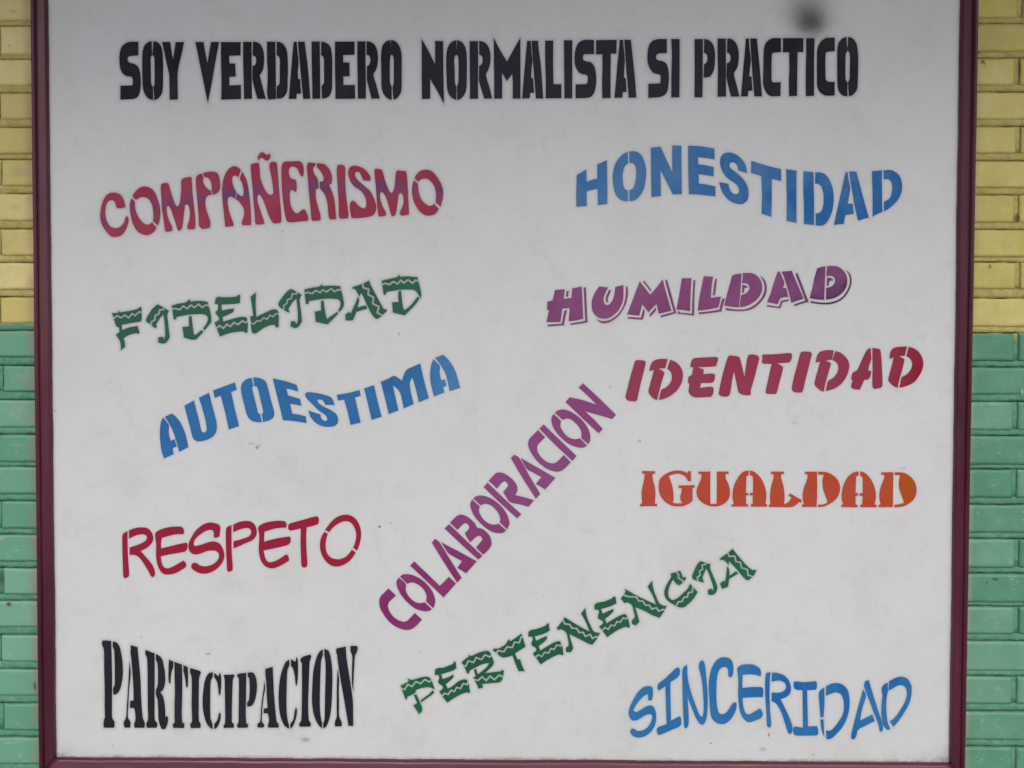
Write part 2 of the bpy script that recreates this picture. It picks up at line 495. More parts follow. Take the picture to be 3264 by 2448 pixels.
def rail(p0, p1, q0, q1, seed, label):
    M_FRAME = M_UPRIGHT if seed < 3 else M_RAIL
    """p: inner edge, q: outer edge; ends are mitred because both edges end on the corner diagonals"""
    n = 160; V = []
    for i in range(n + 1):
        s = i / n
        P_ = p0 + (p1 - p0) * s; Q_ = q0 + (q1 - q0) * s
        L = s * (p1 - p0).length
        wav = .0016 * noise.noise(Vector((L * 4.5, seed, 0))) + .0009 * noise.noise(Vector((L * 17, seed, 3))) + .0004 * noise.noise(Vector((L * 60, seed, 8)))
        wob = .0011 * noise.noise(Vector((L * 2.2, seed, 20)))
        endk = min(1, min(s, 1 - s) * 25)
        dirn = (Q_ - P_).normalized()
        for t_, y_ in PROF:
            c = P_ + (Q_ - P_) * t_
            c = c + dirn * (endk * (wav * max(0, 1 - t_ * 8) + wob * t_))
            y = y_ + .0005 * noise.noise(Vector((L * 12, seed + t_ * 3, 5)))
            V.append((c.x, y, c.y))
    m = len(PROF)
    Fc = [(i * m + k, i * m + k + 1, (i + 1) * m + k + 1, (i + 1) * m + k) for i in range(n) for k in range(m - 1)]
    Fc += [tuple(range(m)), tuple(n * m + k for k in range(m - 1, -1, -1))]
    o = link('frame_rail', V, Fc, M_FRAME, smooth=False)
    me = o.data
    me.polygons.foreach_set('use_smooth', [len(p.vertices) == 4 for p in me.polygons])
    o['label'] = label
    setparent(o, board)
    import bmesh
    bm = bmesh.new(); bm.from_mesh(me); bmesh.ops.recalc_face_normals(bm, faces=bm.faces); bm.to_mesh(me); bm.free()
g_ = .0003
rail(il, tl, ol, otl, 1, 'left upright of the maroon frame')
rail(ir, tr, orr, otr, 2, 'right upright of the maroon frame')
rail(il + Vector((g_, 0)), ir - Vector((g_, 0)), ol + Vector((g_, 0)), orr - Vector((g_, 0)), 3, 'bottom rail of the maroon frame with chipped paint')
rail(tl + Vector((g_, 0)), tr - Vector((g_, 0)), otl + Vector((g_, 0)), otr - Vector((g_, 0)), 4, 'top rail of the maroon frame')

# ------------------------------------------------------------------ stencilled lettering
TR = '''%%autoestima
@490 1120 4.2538
# A
132,898 170,950 205,1000 203,1080 212,1150 230,1212 284,1190 298,1240 313,1290 255,1312 272,1392 205,1422 140,1452 110,1370 92,1260 83,1150 86,1040 97,960 110,925
150,888 245,842 300,885 350,945 395,1030 430,1120 455,1220 470,1298 345,1362 325,1290 300,1200 270,1110 230,1020 190,950
# U
415,737 545,665 580,800 615,940 640,1050 655,1090 680,1102 708,1088 718,1060 705,960 660,780 612,628 750,562 790,720 830,870 850,960 856,1030 850,1080 825,1130 770,1175 700,1205 640,1218 590,1218 545,1195 522,1150 500,1060 460,910
# T
803,530 950,475 1100,420 1127,517 1050,552 1100,780 1157,1012 1018,1060 970,840 908,600 827,632
# O
1325,360 1270,372 1215,410 1187,465 1184,530 1200,620 1230,740 1260,850 1285,900 1330,940 1390,960 1465,957 1440,852 1415,835 1400,770 1370,650 1340,530 1335,490 1350,470 1338,410
1348,353 1400,355 1460,370 1515,405 1550,500 1580,620 1610,730 1632,820 1630,880 1600,915 1550,940 1480,957 1465,850 1484,838 1480,790 1450,670 1415,520 1395,478 1362,468 1355,400
# E
1613,365 1780,402 1900,440 1940,458 1960,545 1880,520 1798,503 1822,597 1900,620 1984,645 2003,737 1930,722 1848,708 1880,845 1960,855 2058,880 2075,972 1900,945 1752,932 1690,680
@960 1100 4.2538
# S
453,812 322,808 310,770 285,745 240,738 217,750 230,780 300,830 400,880 460,920 490,960 502,1020 495,1060 465,1090 400,1107 320,1105 240,1080 170,1030 120,960 97,888 180,915 260,940 270,985 300,1020 335,1030 355,1010 345,970 310,935 230,880 150,800 80,730 52,680 58,650 90,637 160,642 260,660 350,685 400,705 430,745
# T
482,675 640,648 792,610 808,685 730,710 768,880 807,1050 668,1082 628,900 582,740 500,752
# I
852,587 988,541 1040,770 1092,970 955,1013 905,800
# M
1078,498 1170,460 1258,418 1310,440 1368,482 1385,420 1430,335 1520,290 1614,248 1670,490 1731,720 1595,775 1560,620 1508,440 1480,490 1475,560 1500,690 1526,800 1390,858 1375,780 1350,670 1310,600 1242,545 1280,710 1320,885 1188,937 1130,700
# A
1793,187 1840,235 1880,285 1878,370 1900,478 1948,462 1970,548 1926,572 1941,645 1870,670 1804,697 1775,600 1753,490 1748,400 1760,280
1815,172 1928,132 1985,185 2045,265 2090,350 2125,460 2156,578 2015,625 1990,520 1960,400 1900,285 1870,240
%%colaboracion
@1180 1640 4.2538
# C
248,1002 350,1097 300,1145 255,1190 240,1240 260,1310 310,1380 380,1430 440,1452 490,1448 540,1405 605,1335 702,1425 650,1485 600,1530 550,1558 480,1565 400,1545 300,1490 220,1410 160,1320 127,1240 122,1170 140,1110 190,1060
# O
388,855 484,945 480,1020 510,1090 560,1150 620,1190 680,1202 740,1190 838,1285 790,1310 720,1310 620,1280 530,1215 440,1120 380,1020 357,950 360,895
403,843 440,815 490,807 570,820 670,865 760,935 830,1020 870,1110 883,1180 870,1240 852,1270 755,1175 765,1110 740,1040 690,980 620,935 560,920 500,940
# L
597,635 760,790 945,967 1068,845 1165,935 995,1125 780,920 540,692
# A
878,330 935,370 1060,570 1240,860 1178,925 1000,650 835,380
962,375 1200,500 1445,635 1302,797 1180,725 1245,632 1130,570 1055,520
# B
1070,130 1300,350 1520,560 1467,613 1230,400 1008,190
1082,112 1130,60 1180,15 1230,0 1290,15 1360,60 1420,120 1452,178 1510,190 1580,240 1625,300 1645,370 1640,425 1590,490 1533,545 1485,500 1435,445 1500,370 1522,335 1505,300 1475,287 1440,300 1357,378 1310,310 1283,255 1330,205 1343,175 1325,135 1295,115 1260,130 1185,210
@1500 1200 4.2538
# A
590,1060 655,1097 800,1350 945,1592 885,1658 700,1370 545,1108
678,1103 900,1230 1153,1375 1010,1532 885,1455 960,1365 860,1310 762,1252
# C
915,725 1010,825 950,885 910,930 902,985 925,1050 985,1120 1050,1165 1110,1178 1160,1165 1265,1065 1360,1162 1300,1225 1240,1275 1180,1292 1090,1275 1000,1230 900,1145 830,1050 790,970 778,900 795,850 840,800
# I
990,650 1220,870 1437,1078 1380,1145 1150,930 932,708
# O
1127,507 1227,600 1218,670 1250,740 1310,810 1380,845 1430,850 1482,838 1580,938 1530,965 1460,962 1370,935 1270,870 1180,780 1115,680 1095,600 1100,550
1143,490 1190,457 1250,447 1320,460 1420,515 1520,600 1590,700 1622,790 1620,870 1595,918 1502,830 1505,770 1480,700 1430,640 1370,590 1310,570 1245,587
# N
1525,92 1750,300 1972,520 1920,577 1740,525 1553,472 1680,590 1793,712 1735,770 1510,560 1285,345 1345,282 1520,320 1710,383 1590,265 1465,150
@1460 1480 5.53
# O
250,618 385,745 368,810 390,880 440,960 490,1010 560,1048 640,1065 715,1045 850,1165 810,1200 750,1215 670,1210 580,1180 480,1115 370,1015 280,900 230,790 213,700 225,660
270,600 320,562 390,548 480,562 600,610 710,690 810,795 870,900 903,1000 905,1060 865,1148 735,1025 745,960 725,890 680,820 610,745 540,705 460,698 400,725 330,660
# R
520,322 810,600 1115,880 1042,953 740,680 450,402
540,290 620,200 670,155 725,142 800,155 900,215 980,285 1035,370 1048,440 1035,500 1010,542 1170,580 1340,632 1245,748 1080,705 915,665 845,570 793,490 860,410 885,370 865,325 815,298 780,315 685,428 620,365
%%companerismo
@310 470 5.53
# C
332,1045 325,1000 300,950 265,928 225,930 190,955 160,1005 145,1070 141,1150 150,1230 180,1320 225,1385 280,1415 330,1425 380,1415 430,1375 470,1320 497,1240 510,1212 530,1212 550,1240 552,1300 535,1370 500,1450 450,1525 400,1560 340,1577 270,1577 235,1562 190,1520 120,1430 75,1345 55,1265 50,1190 62,1090 80,1000 120,900 175,830 240,798 300,795 370,808 420,845 455,900 480,960 495,1040 494,1053 440,1068 395,1074 345,1064
# O
620,855 660,790 730,720 800,690 860,688 930,710 985,750 1035,830 1065,910 1095,1000 1110,1090 1112,1180 1100,1270 1085,1340 1065,1378 1020,1335 980,1295 990,1230 985,1130 975,1050 950,980 910,915 860,885 800,873 740,888 680,928 645,890
612,895 640,925 664,958 664,1040 680,1120 710,1195 760,1275 820,1335 885,1362 930,1348 965,1318 1000,1360 1044,1410 1020,1460 970,1510 910,1540 850,1546 780,1525 710,1480 660,1410 620,1320 592,1220 575,1100 572,1010 585,940
# M
1120,680 1130,650 1160,630 1210,623 1250,630 1268,670 1285,740 1310,820 1345,930 1380,1010 1412,1042 1440,1010 1460,930 1475,800 1480,690 1480,590 1495,555 1540,535 1600,525 1650,518 1663,535 1670,640 1680,790 1695,940 1715,1120 1728,1230 1730,1330 1724,1420 1715,1440 1660,1443 1610,1445 1585,1425 1590,1370 1615,1300 1630,1220 1632,1140 1620,1060 1595,1010 1570,998 1550,1020 1535,1100 1525,1200 1510,1330 1490,1430 1460,1462 1435,1470 1415,1450 1385,1350 1340,1220 1305,1110 1275,1050 1252,1022 1230,1045 1225,1110 1235,1190 1270,1290 1310,1370 1327,1430 1320,1465 1280,1480 1225,1487 1195,1470 1185,1410 1170,1290 1150,1150 1138,1090 1135,980 1125,820 1118,730
# P
1845,462 1872,525 1863,580 1880,640 1920,705 1960,740 1995,755 2022,828 1960,845 1920,880 1905,940 1908,1030 1930,1120 1965,1220 1990,1300 1996,1360 1990,1400 1965,1420 1900,1432 1850,1438 1820,1410 1793,1380 1788,1270 1775,1080 1760,920 1745,760 1737,640 1740,540 1755,505 1790,475
1863,452 1930,435 2000,425 2060,428 2110,445 2140,490 2160,560 2168,640 2166,710 2150,765 2120,800 2080,825 2042,832 2015,760 2020,720 2015,650 1995,590 1960,540 1920,522 1885,520
@660 470 5.53
# A
595,395 570,370 530,342 485,330 430,342 380,380 330,450 290,550 270,660 262,780 268,880 280,1010 295,1150 308,1290 318,1390 340,1400 400,1392 460,1388 468,1370 455,1310 420,1220 385,1110 365,1000 362,940 375,885 400,865 440,872 490,905 502,850 515,795 480,720 450,640 442,570 455,510 480,493 520,500 555,525
618,425 660,500 700,590 725,690 738,780 750,890 762,1000 775,1180 780,1300 778,1360 760,1368 690,1372 625,1368 608,1330 615,1300 640,1230 655,1160 645,1080 600,1000 550,940 505,910 515,860 528,800 570,840 605,856 635,850 645,800 640,720 620,640 590,575 575,550
# tilde
912,232 890,180 900,150 920,120 950,85 985,82 1020,110 1050,132 1085,120 1102,105 1118,145 1110,185 1090,215 1060,230 1025,225 985,190 955,178 930,190
# N
775,300 800,285 850,275 905,272 918,300 928,400 940,530 965,620 1010,720 1060,800 1110,835 1145,832 1167,800 1165,740 1150,620 1125,480 1100,350 1100,300 1125,258 1190,250 1225,270 1240,350 1250,470 1262,640 1275,800 1290,980 1303,1130 1310,1220 1305,1310 1285,1330 1240,1338 1190,1338 1160,1325 1120,1270 1080,1180 1040,1060 1000,960 970,890 940,840 920,828 895,845 885,900 895,970 930,1080 970,1200 1000,1290 1010,1340 990,1352 920,1358 870,1356 850,1335 843,1240 830,1080 815,920 805,760 790,600 778,470 770,370
# E
1310,370 1320,310 1345,265 1385,248 1480,246 1630,242 1665,265 1695,320 1705,390 1705,450 1695,500 1680,512 1655,500 1625,440 1585,370 1545,340 1510,332 1470,345 1447,385 1440,430 1450,490 1475,540 1505,556 1555,565 1570,600 1580,660 1580,730 1568,783 1545,778 1505,748 1475,755 1460,800 1458,870 1465,970 1490,1060 1540,1140 1575,1160 1610,1155 1660,1110 1700,1090 1725,1095 1760,1160 1785,1230 1785,1270 1770,1293 1640,1305 1520,1318 1440,1318 1410,1300 1385,1240 1365,1140 1345,1000 1330,860 1318,700 1310,540
# R
1910,278 1905,330 1880,340 1868,380 1875,430 1905,490 1950,555 1962,640 1970,718 1930,730 1913,770 1915,850 1930,950 1960,1060 1990,1160 2003,1230 2003,1275 1980,1285 1900,1293 1855,1290 1838,1260 1830,1150 1815,980 1795,780 1778,580 1765,420 1762,310 1775,275 1800,262
1935,278 2000,283 2060,292 2105,325 2150,375 2185,440 2202,510 2204,580 2190,635 2160,662 2152,672 2170,700 2200,770 2225,840 2250,960 2262,1080 2272,1200 2275,1262 2220,1268 2170,1266 2150,1245 2140,1190 2130,1080 2115,950 2085,860 2050,790 2000,735 1985,680 1988,600 2020,600 2050,590 2058,560 2040,490 2000,420 1955,365 1935,340
@1030 470 5.53
# I
245,345 255,312 300,303 350,310 380,330 392,370 392,440 390,620 400,780 420,960 440,1110 448,1190 440,1240 420,1250 360,1255 310,1258 285,1235 276,1160 274,1010 265,820 250,620 240,470
# S
835,580 815,588 740,583 705,573 685,530 665,480 640,440 605,425 575,435 558,465 565,500 600,560 660,620 730,680 800,740 850,800 890,880 920,960 938,1040 930,1110 905,1170 860,1205 790,1225 700,1240 620,1245 540,1248 500,1235 485,1180 475,1110 468,1040 475,985 500,945 525,935 560,955 610,1010 670,1058 720,1075 752,1050 760,1000 755,920 730,850 690,790 640,745 570,700 510,645 470,570 445,500 442,450 450,390 475,345 520,325 580,320 640,335 710,370 770,420 815,480 840,540
# M
905,420 910,385 935,372 980,378 1030,388 1048,420 1070,500 1105,620 1140,710 1170,775 1205,805 1235,770 1255,700 1270,580 1280,450 1295,410 1330,402 1380,410 1450,415 1467,440 1480,540 1490,680 1500,880 1507,1030 1515,1150 1508,1185 1450,1195 1390,1200 1355,1180 1350,1150 1380,1080 1410,1000 1418,930 1410,870 1390,815 1365,800 1340,820 1325,870 1310,980 1295,1100 1275,1180 1250,1208 1225,1215 1205,1200 1180,1130 1150,1010 1110,890 1065,810 1030,778 1010,800 1002,860 1015,940 1050,1040 1095,1120 1110,1165 1105,1200 1060,1210 1000,1218 975,1200 963,1130 948,990 938,820 925,650 910,520
# O
1613,535 1650,470 1710,415 1770,395 1850,392 1910,415 1970,470 2030,550 2075,630 2105,710 2118,800 2112,880 2095,960 2070,1045 2030,1010 1984,962 1990,880 1985,790 1970,710 1930,635 1880,580 1830,552 1780,548 1720,565 1675,605 1645,575
1600,577 1635,605 1668,635 1675,710 1690,800 1720,890 1770,965 1830,1010 1890,1032 1930,1015 1955,988 1995,1035 2038,1080 2010,1130 1960,1180 1890,1200 1820,1198 1740,1160 1680,1100 1630,1020 1590,930 1570,830 1567,720 1580,640
%%fidelidad
@340 850 5.53
# F
95,818 195,815 222,775 232,805 400,780 550,740 575,715 615,712 616,900 612,955 580,970 450,990 265,1025 275,1118 400,1070 545,1045 578,1165 552,1188 528,1168 430,1190 370,1215 300,1255 315,1320 328,1405 252,1472 245,1380 238,1320 163,1198 228,1150 215,1070 175,1058 150,1000 120,900
~28 90,905 135,905 185,865 255,900 320,852 388,903 447,828 500,862 575,795 640,822
# I
898,662 960,695 1010,720 1030,735 1098,775 1068,840 1080,960 1100,1150 1110,1240 1085,1290 1030,1348 980,1355 905,1330 915,1243 990,1235 1015,1285 1032,1200 1028,1100 1015,960 1000,845 960,880 900,970 872,1020 884,1060 865,1085 800,1045 765,1010 692,965 695,920 740,840 800,750
~30 785,1070 785,975 850,935 855,860 920,830 935,760 1005,755 1012,710
# D
1145,690 1250,655 1400,625 1448,580 1470,585 1475,615 1600,605 1700,605 1775,620 1800,700 1830,820 1848,945 1835,990 1780,1055 1725,1120 1700,1085 1750,1020 1778,960 1785,910 1770,870 1730,845 1660,835 1550,838 1420,848 1235,885 1220,928 1180,928 1165,820
~30 1130,758 1190,735 1290,755 1350,695 1420,738 1483,675 1545,720 1618,662 1685,718 1745,675 1815,690
1448,878 1495,870 1510,1000 1535,1190 1565,1205 1620,1160 1675,1115 1702,1150 1640,1215 1572,1282 1520,1288 1440,1270 1362,1248 1350,1160 1335,1065 1450,1052 1450,960
@660 850 5.53
# E
155,550 205,530 280,540 400,538 530,522 548,495 582,502 580,635 550,648 400,660 252,668 262,772 380,748 472,738 460,795 380,840 272,888 285,968 450,920 580,888 650,885 690,895 708,920 705,950 716,990 718,1060 708,1165 665,1165 648,1140 500,1150 380,1175 225,1230 180,1110 130,985 215,938 205,895 145,810 195,740 190,665 133,650
~32 160,1085 225,1040 288,1085 350,1015 412,1053 470,985 545,1020 620,955 680,985 720,960
# L
858,458 857,600 855,700 870,885 960,840 1070,790 1170,750 1220,755 1250,780 1262,830 1262,950 1260,1065 1215,1070 1190,1020 1100,1035 990,1085 848,1178 792,1162 775,1050 770,960 757,885 815,862 795,720 768,530
~26 755,985 828,1010 875,955 940,960 1000,900 1060,925 1110,855 1162,880 1215,828 1275,840
# I
1465,398 1500,400 1580,445 1667,495 1632,570 1645,700 1665,880 1670,965 1640,1020 1600,1065 1540,1080 1470,1050 1478,963 1548,958 1575,1015 1595,960 1600,850 1590,700 1575,565 1520,610 1460,700 1435,750 1448,790 1438,808 1360,768 1300,730 1262,690 1255,650 1300,575 1380,470
~26 1350,760 1350,685 1410,640 1415,580 1485,560 1500,480 1580,478 1578,440
# D
1718,405 1850,370 1980,348 2025,308 2042,345 2150,335 2250,335 2345,345 2375,450 2410,620 2412,680 2390,730 2335,798 2310,770 2350,690 2352,630 2330,590 2270,568 2150,562 2000,572 1800,605 1785,655 1742,655 1725,530
~28 1705,475 1770,450 1850,475 1915,420 1990,455 2045,405 2105,445 2185,385 2250,440 2310,402 2370,415
2010,600 2055,600 2070,720 2095,870 2115,920 2180,875 2300,795 2312,825 2250,890 2130,1012 2050,1000 1915,970 1900,790 2010,775 2008,700
@980 850 5.53
# A
795,360 960,305 1085,245 1130,350 1220,520 1350,755 1390,745 1400,780 1330,850 1290,885 1230,922 1190,905 1130,830 1080,740 1030,630 970,500 942,460 920,535 880,460 835,390 800,393
~32 970,270 985,370 1080,400 1070,490 1165,540 1150,650 1260,705 1230,810 1340,870
890,528 912,575 900,640 888,722 950,700 1032,682 1052,742 960,765 860,798 835,870 800,940 740,948 675,942 665,850 730,795 762,828 810,720 850,630
# D
1308,250 1440,215 1570,185 1622,145 1638,178 1750,170 1870,178 1940,188 1965,290 2000,440 2005,510 1995,558 1950,490 1905,425 1850,405 1740,402 1600,410 1390,448 1380,493 1345,495 1325,370
~32 1300,325 1368,290 1445,315 1512,262 1588,302 1642,240 1700,285 1775,232 1850,288 1905,240 1970,255
1605,428 1650,425 1665,580 1690,740 1712,765 1790,710 1870,620 1945,520 1972,565 1900,670 1715,858 1620,835 1505,805 1492,630 1610,620 1600,560
%%heading
@360 100 4.424
# S
358,148 270,146 215,152 165,178 125,215 103,270 92,345 92,420 100,500 118,560 150,605 190,628 235,636 258,637 274,655 280,690 280,730 274,760 240,763 107,766 105,860 105,962 240,956 300,950 345,925 372,880 388,800 393,720 390,650 382,580 365,520 335,478 300,458 240,443 215,425 206,395 210,365 235,350 290,343 357,338
# O
546,138 500,150 455,185 430,230 418,290 413,400 412,520 414,650 420,780 435,850 465,910 505,950 568,970 565,870 563,778 548,760 538,735 535,600 532,450 532,375 538,352 556,335 550,270
568,140 610,145 650,170 680,215 695,270 703,360 708,480 706,620 705,740 700,820 690,870 665,915 630,950 584,970 576,870 573,778 583,755 587,720 588,600 586,450 585,375 575,350 557,335 562,250
# Y
692,150 806,150 825,280 845,395 862,300 883,152 1001,150 965,330 935,450 912,585 912,760 915,960 799,962 798,780 793,615 770,510 730,320
# V
1164,150 1276,150 1305,310 1333,445 1353,320 1384,150 1497,150 1440,450 1390,740 1339,1004 1300,830 1230,480
# E
1522,150 1800,152 1800,338 1638,343 1641,450 1724,455 1730,635 1640,641 1641,762 1804,756 1806,952 1528,962 1530,720 1524,420
# R
1836,148 1956,148 1956,480 1960,950 1848,952 1844,700 1836,400
1974,148 2020,150 2070,175 2105,225 2125,290 2132,370 2130,450 2120,520 2100,575 2068,618 2155,950 2038,952 1990,780 1968,680 1966,600 1968,487 1990,483 2010,465 2020,430 2020,390 2010,360 1990,343 1970,341
@820 100 4.424
# D
138,145 255,147 258,340 261,620 265,952 155,960 140,880 145,700 146,560 138,400
273,145 330,155 375,190 405,240 422,300 430,400 432,560 428,700 426,800 415,860 385,910 345,940 275,950 272,870 276,772 300,757 314,735 318,600 320,480 318,390 305,355 285,340 274,335
# A
515,145 558,148 562,230 583,430 572,560 576,670 604,676 610,770 618,875 555,880 552,950 445,952 460,760 480,520 497,320
574,146 668,146 685,290 705,440 725,640 748,948 650,952 632,800 610,560 590,330
# D2
767,143 881,143 883,340 886,640 890,948 777,950 774,700 768,420
903,143 950,153 1000,180 1030,220 1045,270 1055,350 1058,480 1057,640 1056,760 1050,830 1030,890 1000,925 960,942 915,948 910,870 907,765 930,750 940,725 942,560 940,390 932,358 915,340 899,332
# E
1097,145 1372,145 1372,328 1210,333 1212,437 1298,440 1302,630 1213,636 1216,756 1377,756 1380,948 1104,952 1100,700 1096,440
# R
1412,141 1526,141 1526,400 1532,700 1530,948 1420,948 1416,700 1412,420
1541,143 1590,145 1635,170 1668,210 1690,265 1702,340 1700,430 1688,500 1665,560 1637,604 1680,760 1725,946 1612,948 1575,800 1548,690 1545,600 1548,488 1575,475 1590,450 1596,400 1590,360 1570,336 1541,330
# O
1874,122 1830,135 1790,165 1765,205 1753,260 1746,350 1746,460 1750,620 1750,720 1756,800 1775,870 1810,920 1850,950 1897,967 1897,868 1893,768 1875,735 1870,640 1870,480 1874,380 1881,340 1894,326 1888,220
1883,122 1930,130 1975,165 2005,210 2025,270 2036,350 2037,500 2036,650 2035,780 2028,845 2000,905 1965,945 1918,962 1912,870 1911,768 1922,740 1926,640 1926,500 1924,380 1912,340 1894,326 1888,210
@1300 100 4.424
# N
196,110 290,275 384,465 385,135 498,138 500,480 505,760 510,1020 420,850 316,670 314,950 200,952 197,700 197,400
# O
684,125 640,137 600,165 568,215 550,280 541,380 541,500 545,640 550,760 560,830 580,890 620,935 684,968 686,850 684,768 668,740 662,690 660,560 655,440 655,375 668,340 687,328
695,125 735,135 775,165 805,210 822,270 831,360 833,500 831,640 828,780 815,850 785,910 745,950 695,968 695,850 695,765 706,745 714,700 716,560 714,400 708,350 687,328
# R
873,137 988,137 992,400 990,660 990,948 876,952 876,700 872,400
1005,137 1050,142 1095,165 1130,205 1152,260 1166,340 1163,430 1148,500 1125,560 1102,608 1145,770 1190,945 1078,948 1035,810 1004,700 1003,600 1006,487 1035,470 1052,440 1056,395 1048,355 1030,336 1006,328
# M
1213,97 1310,280 1399,425 1500,240 1586,92 1588,400 1588,948 1478,946 1480,740 1473,600 1397,698 1327,585 1330,760 1328,946 1217,948 1218,700 1214,400
# A
1683,134 1732,134 1745,290 1756,410 1745,520 1740,658 1768,665 1774,770 1782,863 1724,868 1720,942 1612,946 1630,720 1650,480 1668,290
1746,133 1834,133 1850,290 1872,450 1890,660 1910,946 1806,946 1794,790 1775,560 1755,300
# L
1937,131 2050,129 2048,400 2053,744 2166,746 2166,942 1943,944 1945,700 1937,400
@1780 100 4.424
# I
79,126 195,124 195,500 194,942 84,942 82,600
# S
502,122 410,118 350,125 300,148 262,195 240,260 228,340 228,420 240,490 265,545 300,585 345,605 385,610 412,628 415,665 412,710 398,745 350,744 243,748 241,850 243,942 340,940 420,935 465,915 500,870 522,800 532,720 532,640 525,570 510,505 480,455 440,430 400,425 360,410 346,385 345,350 360,322 410,320 502,318
# T
532,124 822,118 818,312 738,316 735,560 736,938 620,941 616,700 622,500 620,323 530,324
# A
864,118 912,120 922,240 937,400 928,540 924,650 950,660 955,760 962,852 908,856 900,934 790,936 810,730 830,480 850,290
929,118 1021,118 1035,250 1060,480 1080,680 1098,934 992,934 980,790 958,540 943,330
# S
1528,108 1430,108 1375,115 1325,135 1290,175 1270,225 1257,310 1256,400 1268,470 1295,530 1330,575 1375,598 1415,602 1440,618 1443,655 1438,730 1390,735 1270,740 1268,840 1268,936 1370,932 1450,920 1500,895 1530,855 1548,790 1557,700 1557,610 1548,530 1525,460 1495,430 1455,415 1410,410 1385,395 1375,365 1382,330 1410,312 1530,305
# I
1592,107 1708,107 1709,500 1705,928 1592,930 1594,600 1600,330
# P
1921,109 2037,109 2035,500 2030,928 1920,930 1922,500
2056,107 2110,118 2150,145 2180,185 2200,250 2210,330 2208,420 2200,500 2185,565 2155,615 2115,645 2048,650 2050,560 2053,464 2080,450 2098,420 2102,375 2095,330 2075,308 2052,302
@2250 100 4.424
# R
167,102 282,102 282,450 284,918 166,922 170,600 166,350
302,102 355,106 400,135 435,185 455,250 464,330 460,420 445,500 420,550 396,592 430,740 473,918 354,918 315,760 292,650 290,560 296,450 325,440 345,410 351,370 343,330 322,305 298,300
# A
564,102 608,102 615,230 634,395 622,530 612,630 645,640 650,730 660,832 597,840 590,916 495,917 515,690 535,450 552,270
624,102 718,102 735,270 752,430 770,640 791,915 684,916 672,770 655,560 640,340
# C
1060,97 960,95 905,110 860,145 830,200 816,280 812,400 810,550 806,700 812,770 835,830 865,880 905,908 950,915 1052,911 1055,716 960,720 938,712 928,690 926,560 927,400 932,320 945,302 980,297 1060,292
# T
1086,95 1375,95 1374,288 1294,292 1290,500 1284,908 1175,912 1172,700 1178,500 1175,295 1083,292 1088,190
# I
1417,97 1533,97 1527,400 1524,908 1412,910 1408,700 1414,400
# C
1817,89 1720,90 1670,105 1620,145 1590,195 1570,260 1566,360 1566,560 1566,720 1575,790 1600,845 1645,885 1700,906 1816,902 1816,713 1720,708 1700,695 1690,670 1686,560 1684,400 1690,310 1700,295 1730,285 1817,278
# O
1985,80 1940,90 1895,125 1870,165 1857,220 1853,330 1853,500 1855,660 1856,760 1870,830 1905,885 1950,910 1998,914 1995,800 1996,715 1975,690 1968,650 1967,500 1970,360 1977,310 1998,268 1988,180
2006,80 2055,90 2095,125 2125,180 2140,250 2147,370 2147,520 2143,680 2138,780 2125,830 2095,875 2055,905 2015,914 2008,800 2007,715 2025,680 2030,560 2034,430 2030,320 2018,285 2000,268 2005,180
%%honestidad
@1800 440 5.53
213,650 382,555 388,770 470,740 575,712 575,465 745,390 748,600 754,900 752,1162 585,1182 582,1060 578,895 480,915 388,943 390,1198 205,1212 203,1000
# O
1114,245 1060,265 1000,310 940,375 895,450 865,540 848,650 848,760 860,860 885,960 930,1040 990,1090 1060,1112 1117,1112 1117,1020 1114,925 1070,905 1040,850 1025,760 1022,670 1032,580 1060,500 1088,465 1116,452
1140,240 1200,232 1260,238 1320,270 1370,330 1405,410 1428,500 1437,600 1430,720 1415,820 1385,920 1330,1010 1270,1075 1210,1105 1140,1112 1140,1010 1142,920 1190,900 1220,850 1245,770 1258,680 1260,590 1250,510 1225,460 1190,438 1160,437 1138,450
# N
1520,170 1690,152 1790,370 1897,600 1895,300 1896,132 2058,132 2060,500 2066,990 1906,994 1800,780 1690,565 1693,800 1697,1018 1530,1042 1525,800 1520,500
@2170 440 5.53
# E
130,133 300,142 450,158 596,187 596,375 450,352 305,335 307,462 450,482 580,512 580,678 450,655 316,638 318,800 450,818 612,853 610,1030 450,1010 300,995 142,988 135,700 130,400
# S
1172,618 1015,572 1005,520 980,460 945,430 905,422 870,440 855,475 865,515 905,555 970,600 1030,650 1090,710 1140,780 1175,850 1195,930 1198,1000 1185,1070 1155,1120 1110,1152 1050,1165 980,1155 900,1125 830,1080 770,1010 725,935 695,850 678,775 840,808 855,880 890,950 940,985 985,990 1020,970 1030,930 1020,880 990,830 930,780 850,725 785,665 730,580 700,490 692,410 705,340 745,285 800,258 850,252 920,265 1000,305 1070,365 1125,440 1155,520
# T
1243,403 1400,450 1590,505 1770,545 1770,758 1604,718 1604,1050 1598,1390 1425,1330 1432,1000 1420,670 1330,640 1237,615 1240,500
# I
1860,550 2042,575 2040,900 2042,1495 1865,1460 1870,1100 1862,800
@2500 440 5.53
# D
340,588 430,590 515,602 520,900 528,1200 526,1530 430,1525 345,1512 347,1200 335,900
548,602 620,605 690,620 740,655 790,720 830,810 860,920 872,1040 868,1150 852,1260 815,1370 765,1465 710,1525 650,1545 552,1538 555,1430 552,1328 610,1322 650,1290 678,1230 692,1130 692,1000 675,910 645,840 600,810 542,803 545,700
# A
1082,598 1118,598 1135,740 1163,895 1140,1030 1120,1160 1204,1155 1215,1240 1226,1335 1150,1345 1082,1360 1060,1440 1052,1512 960,1520 874,1533 940,1230 1000,960 1040,780
1145,590 1270,590 1340,850 1420,1150 1492,1402 1400,1425 1304,1458 1250,1250 1200,950 1165,750
# D
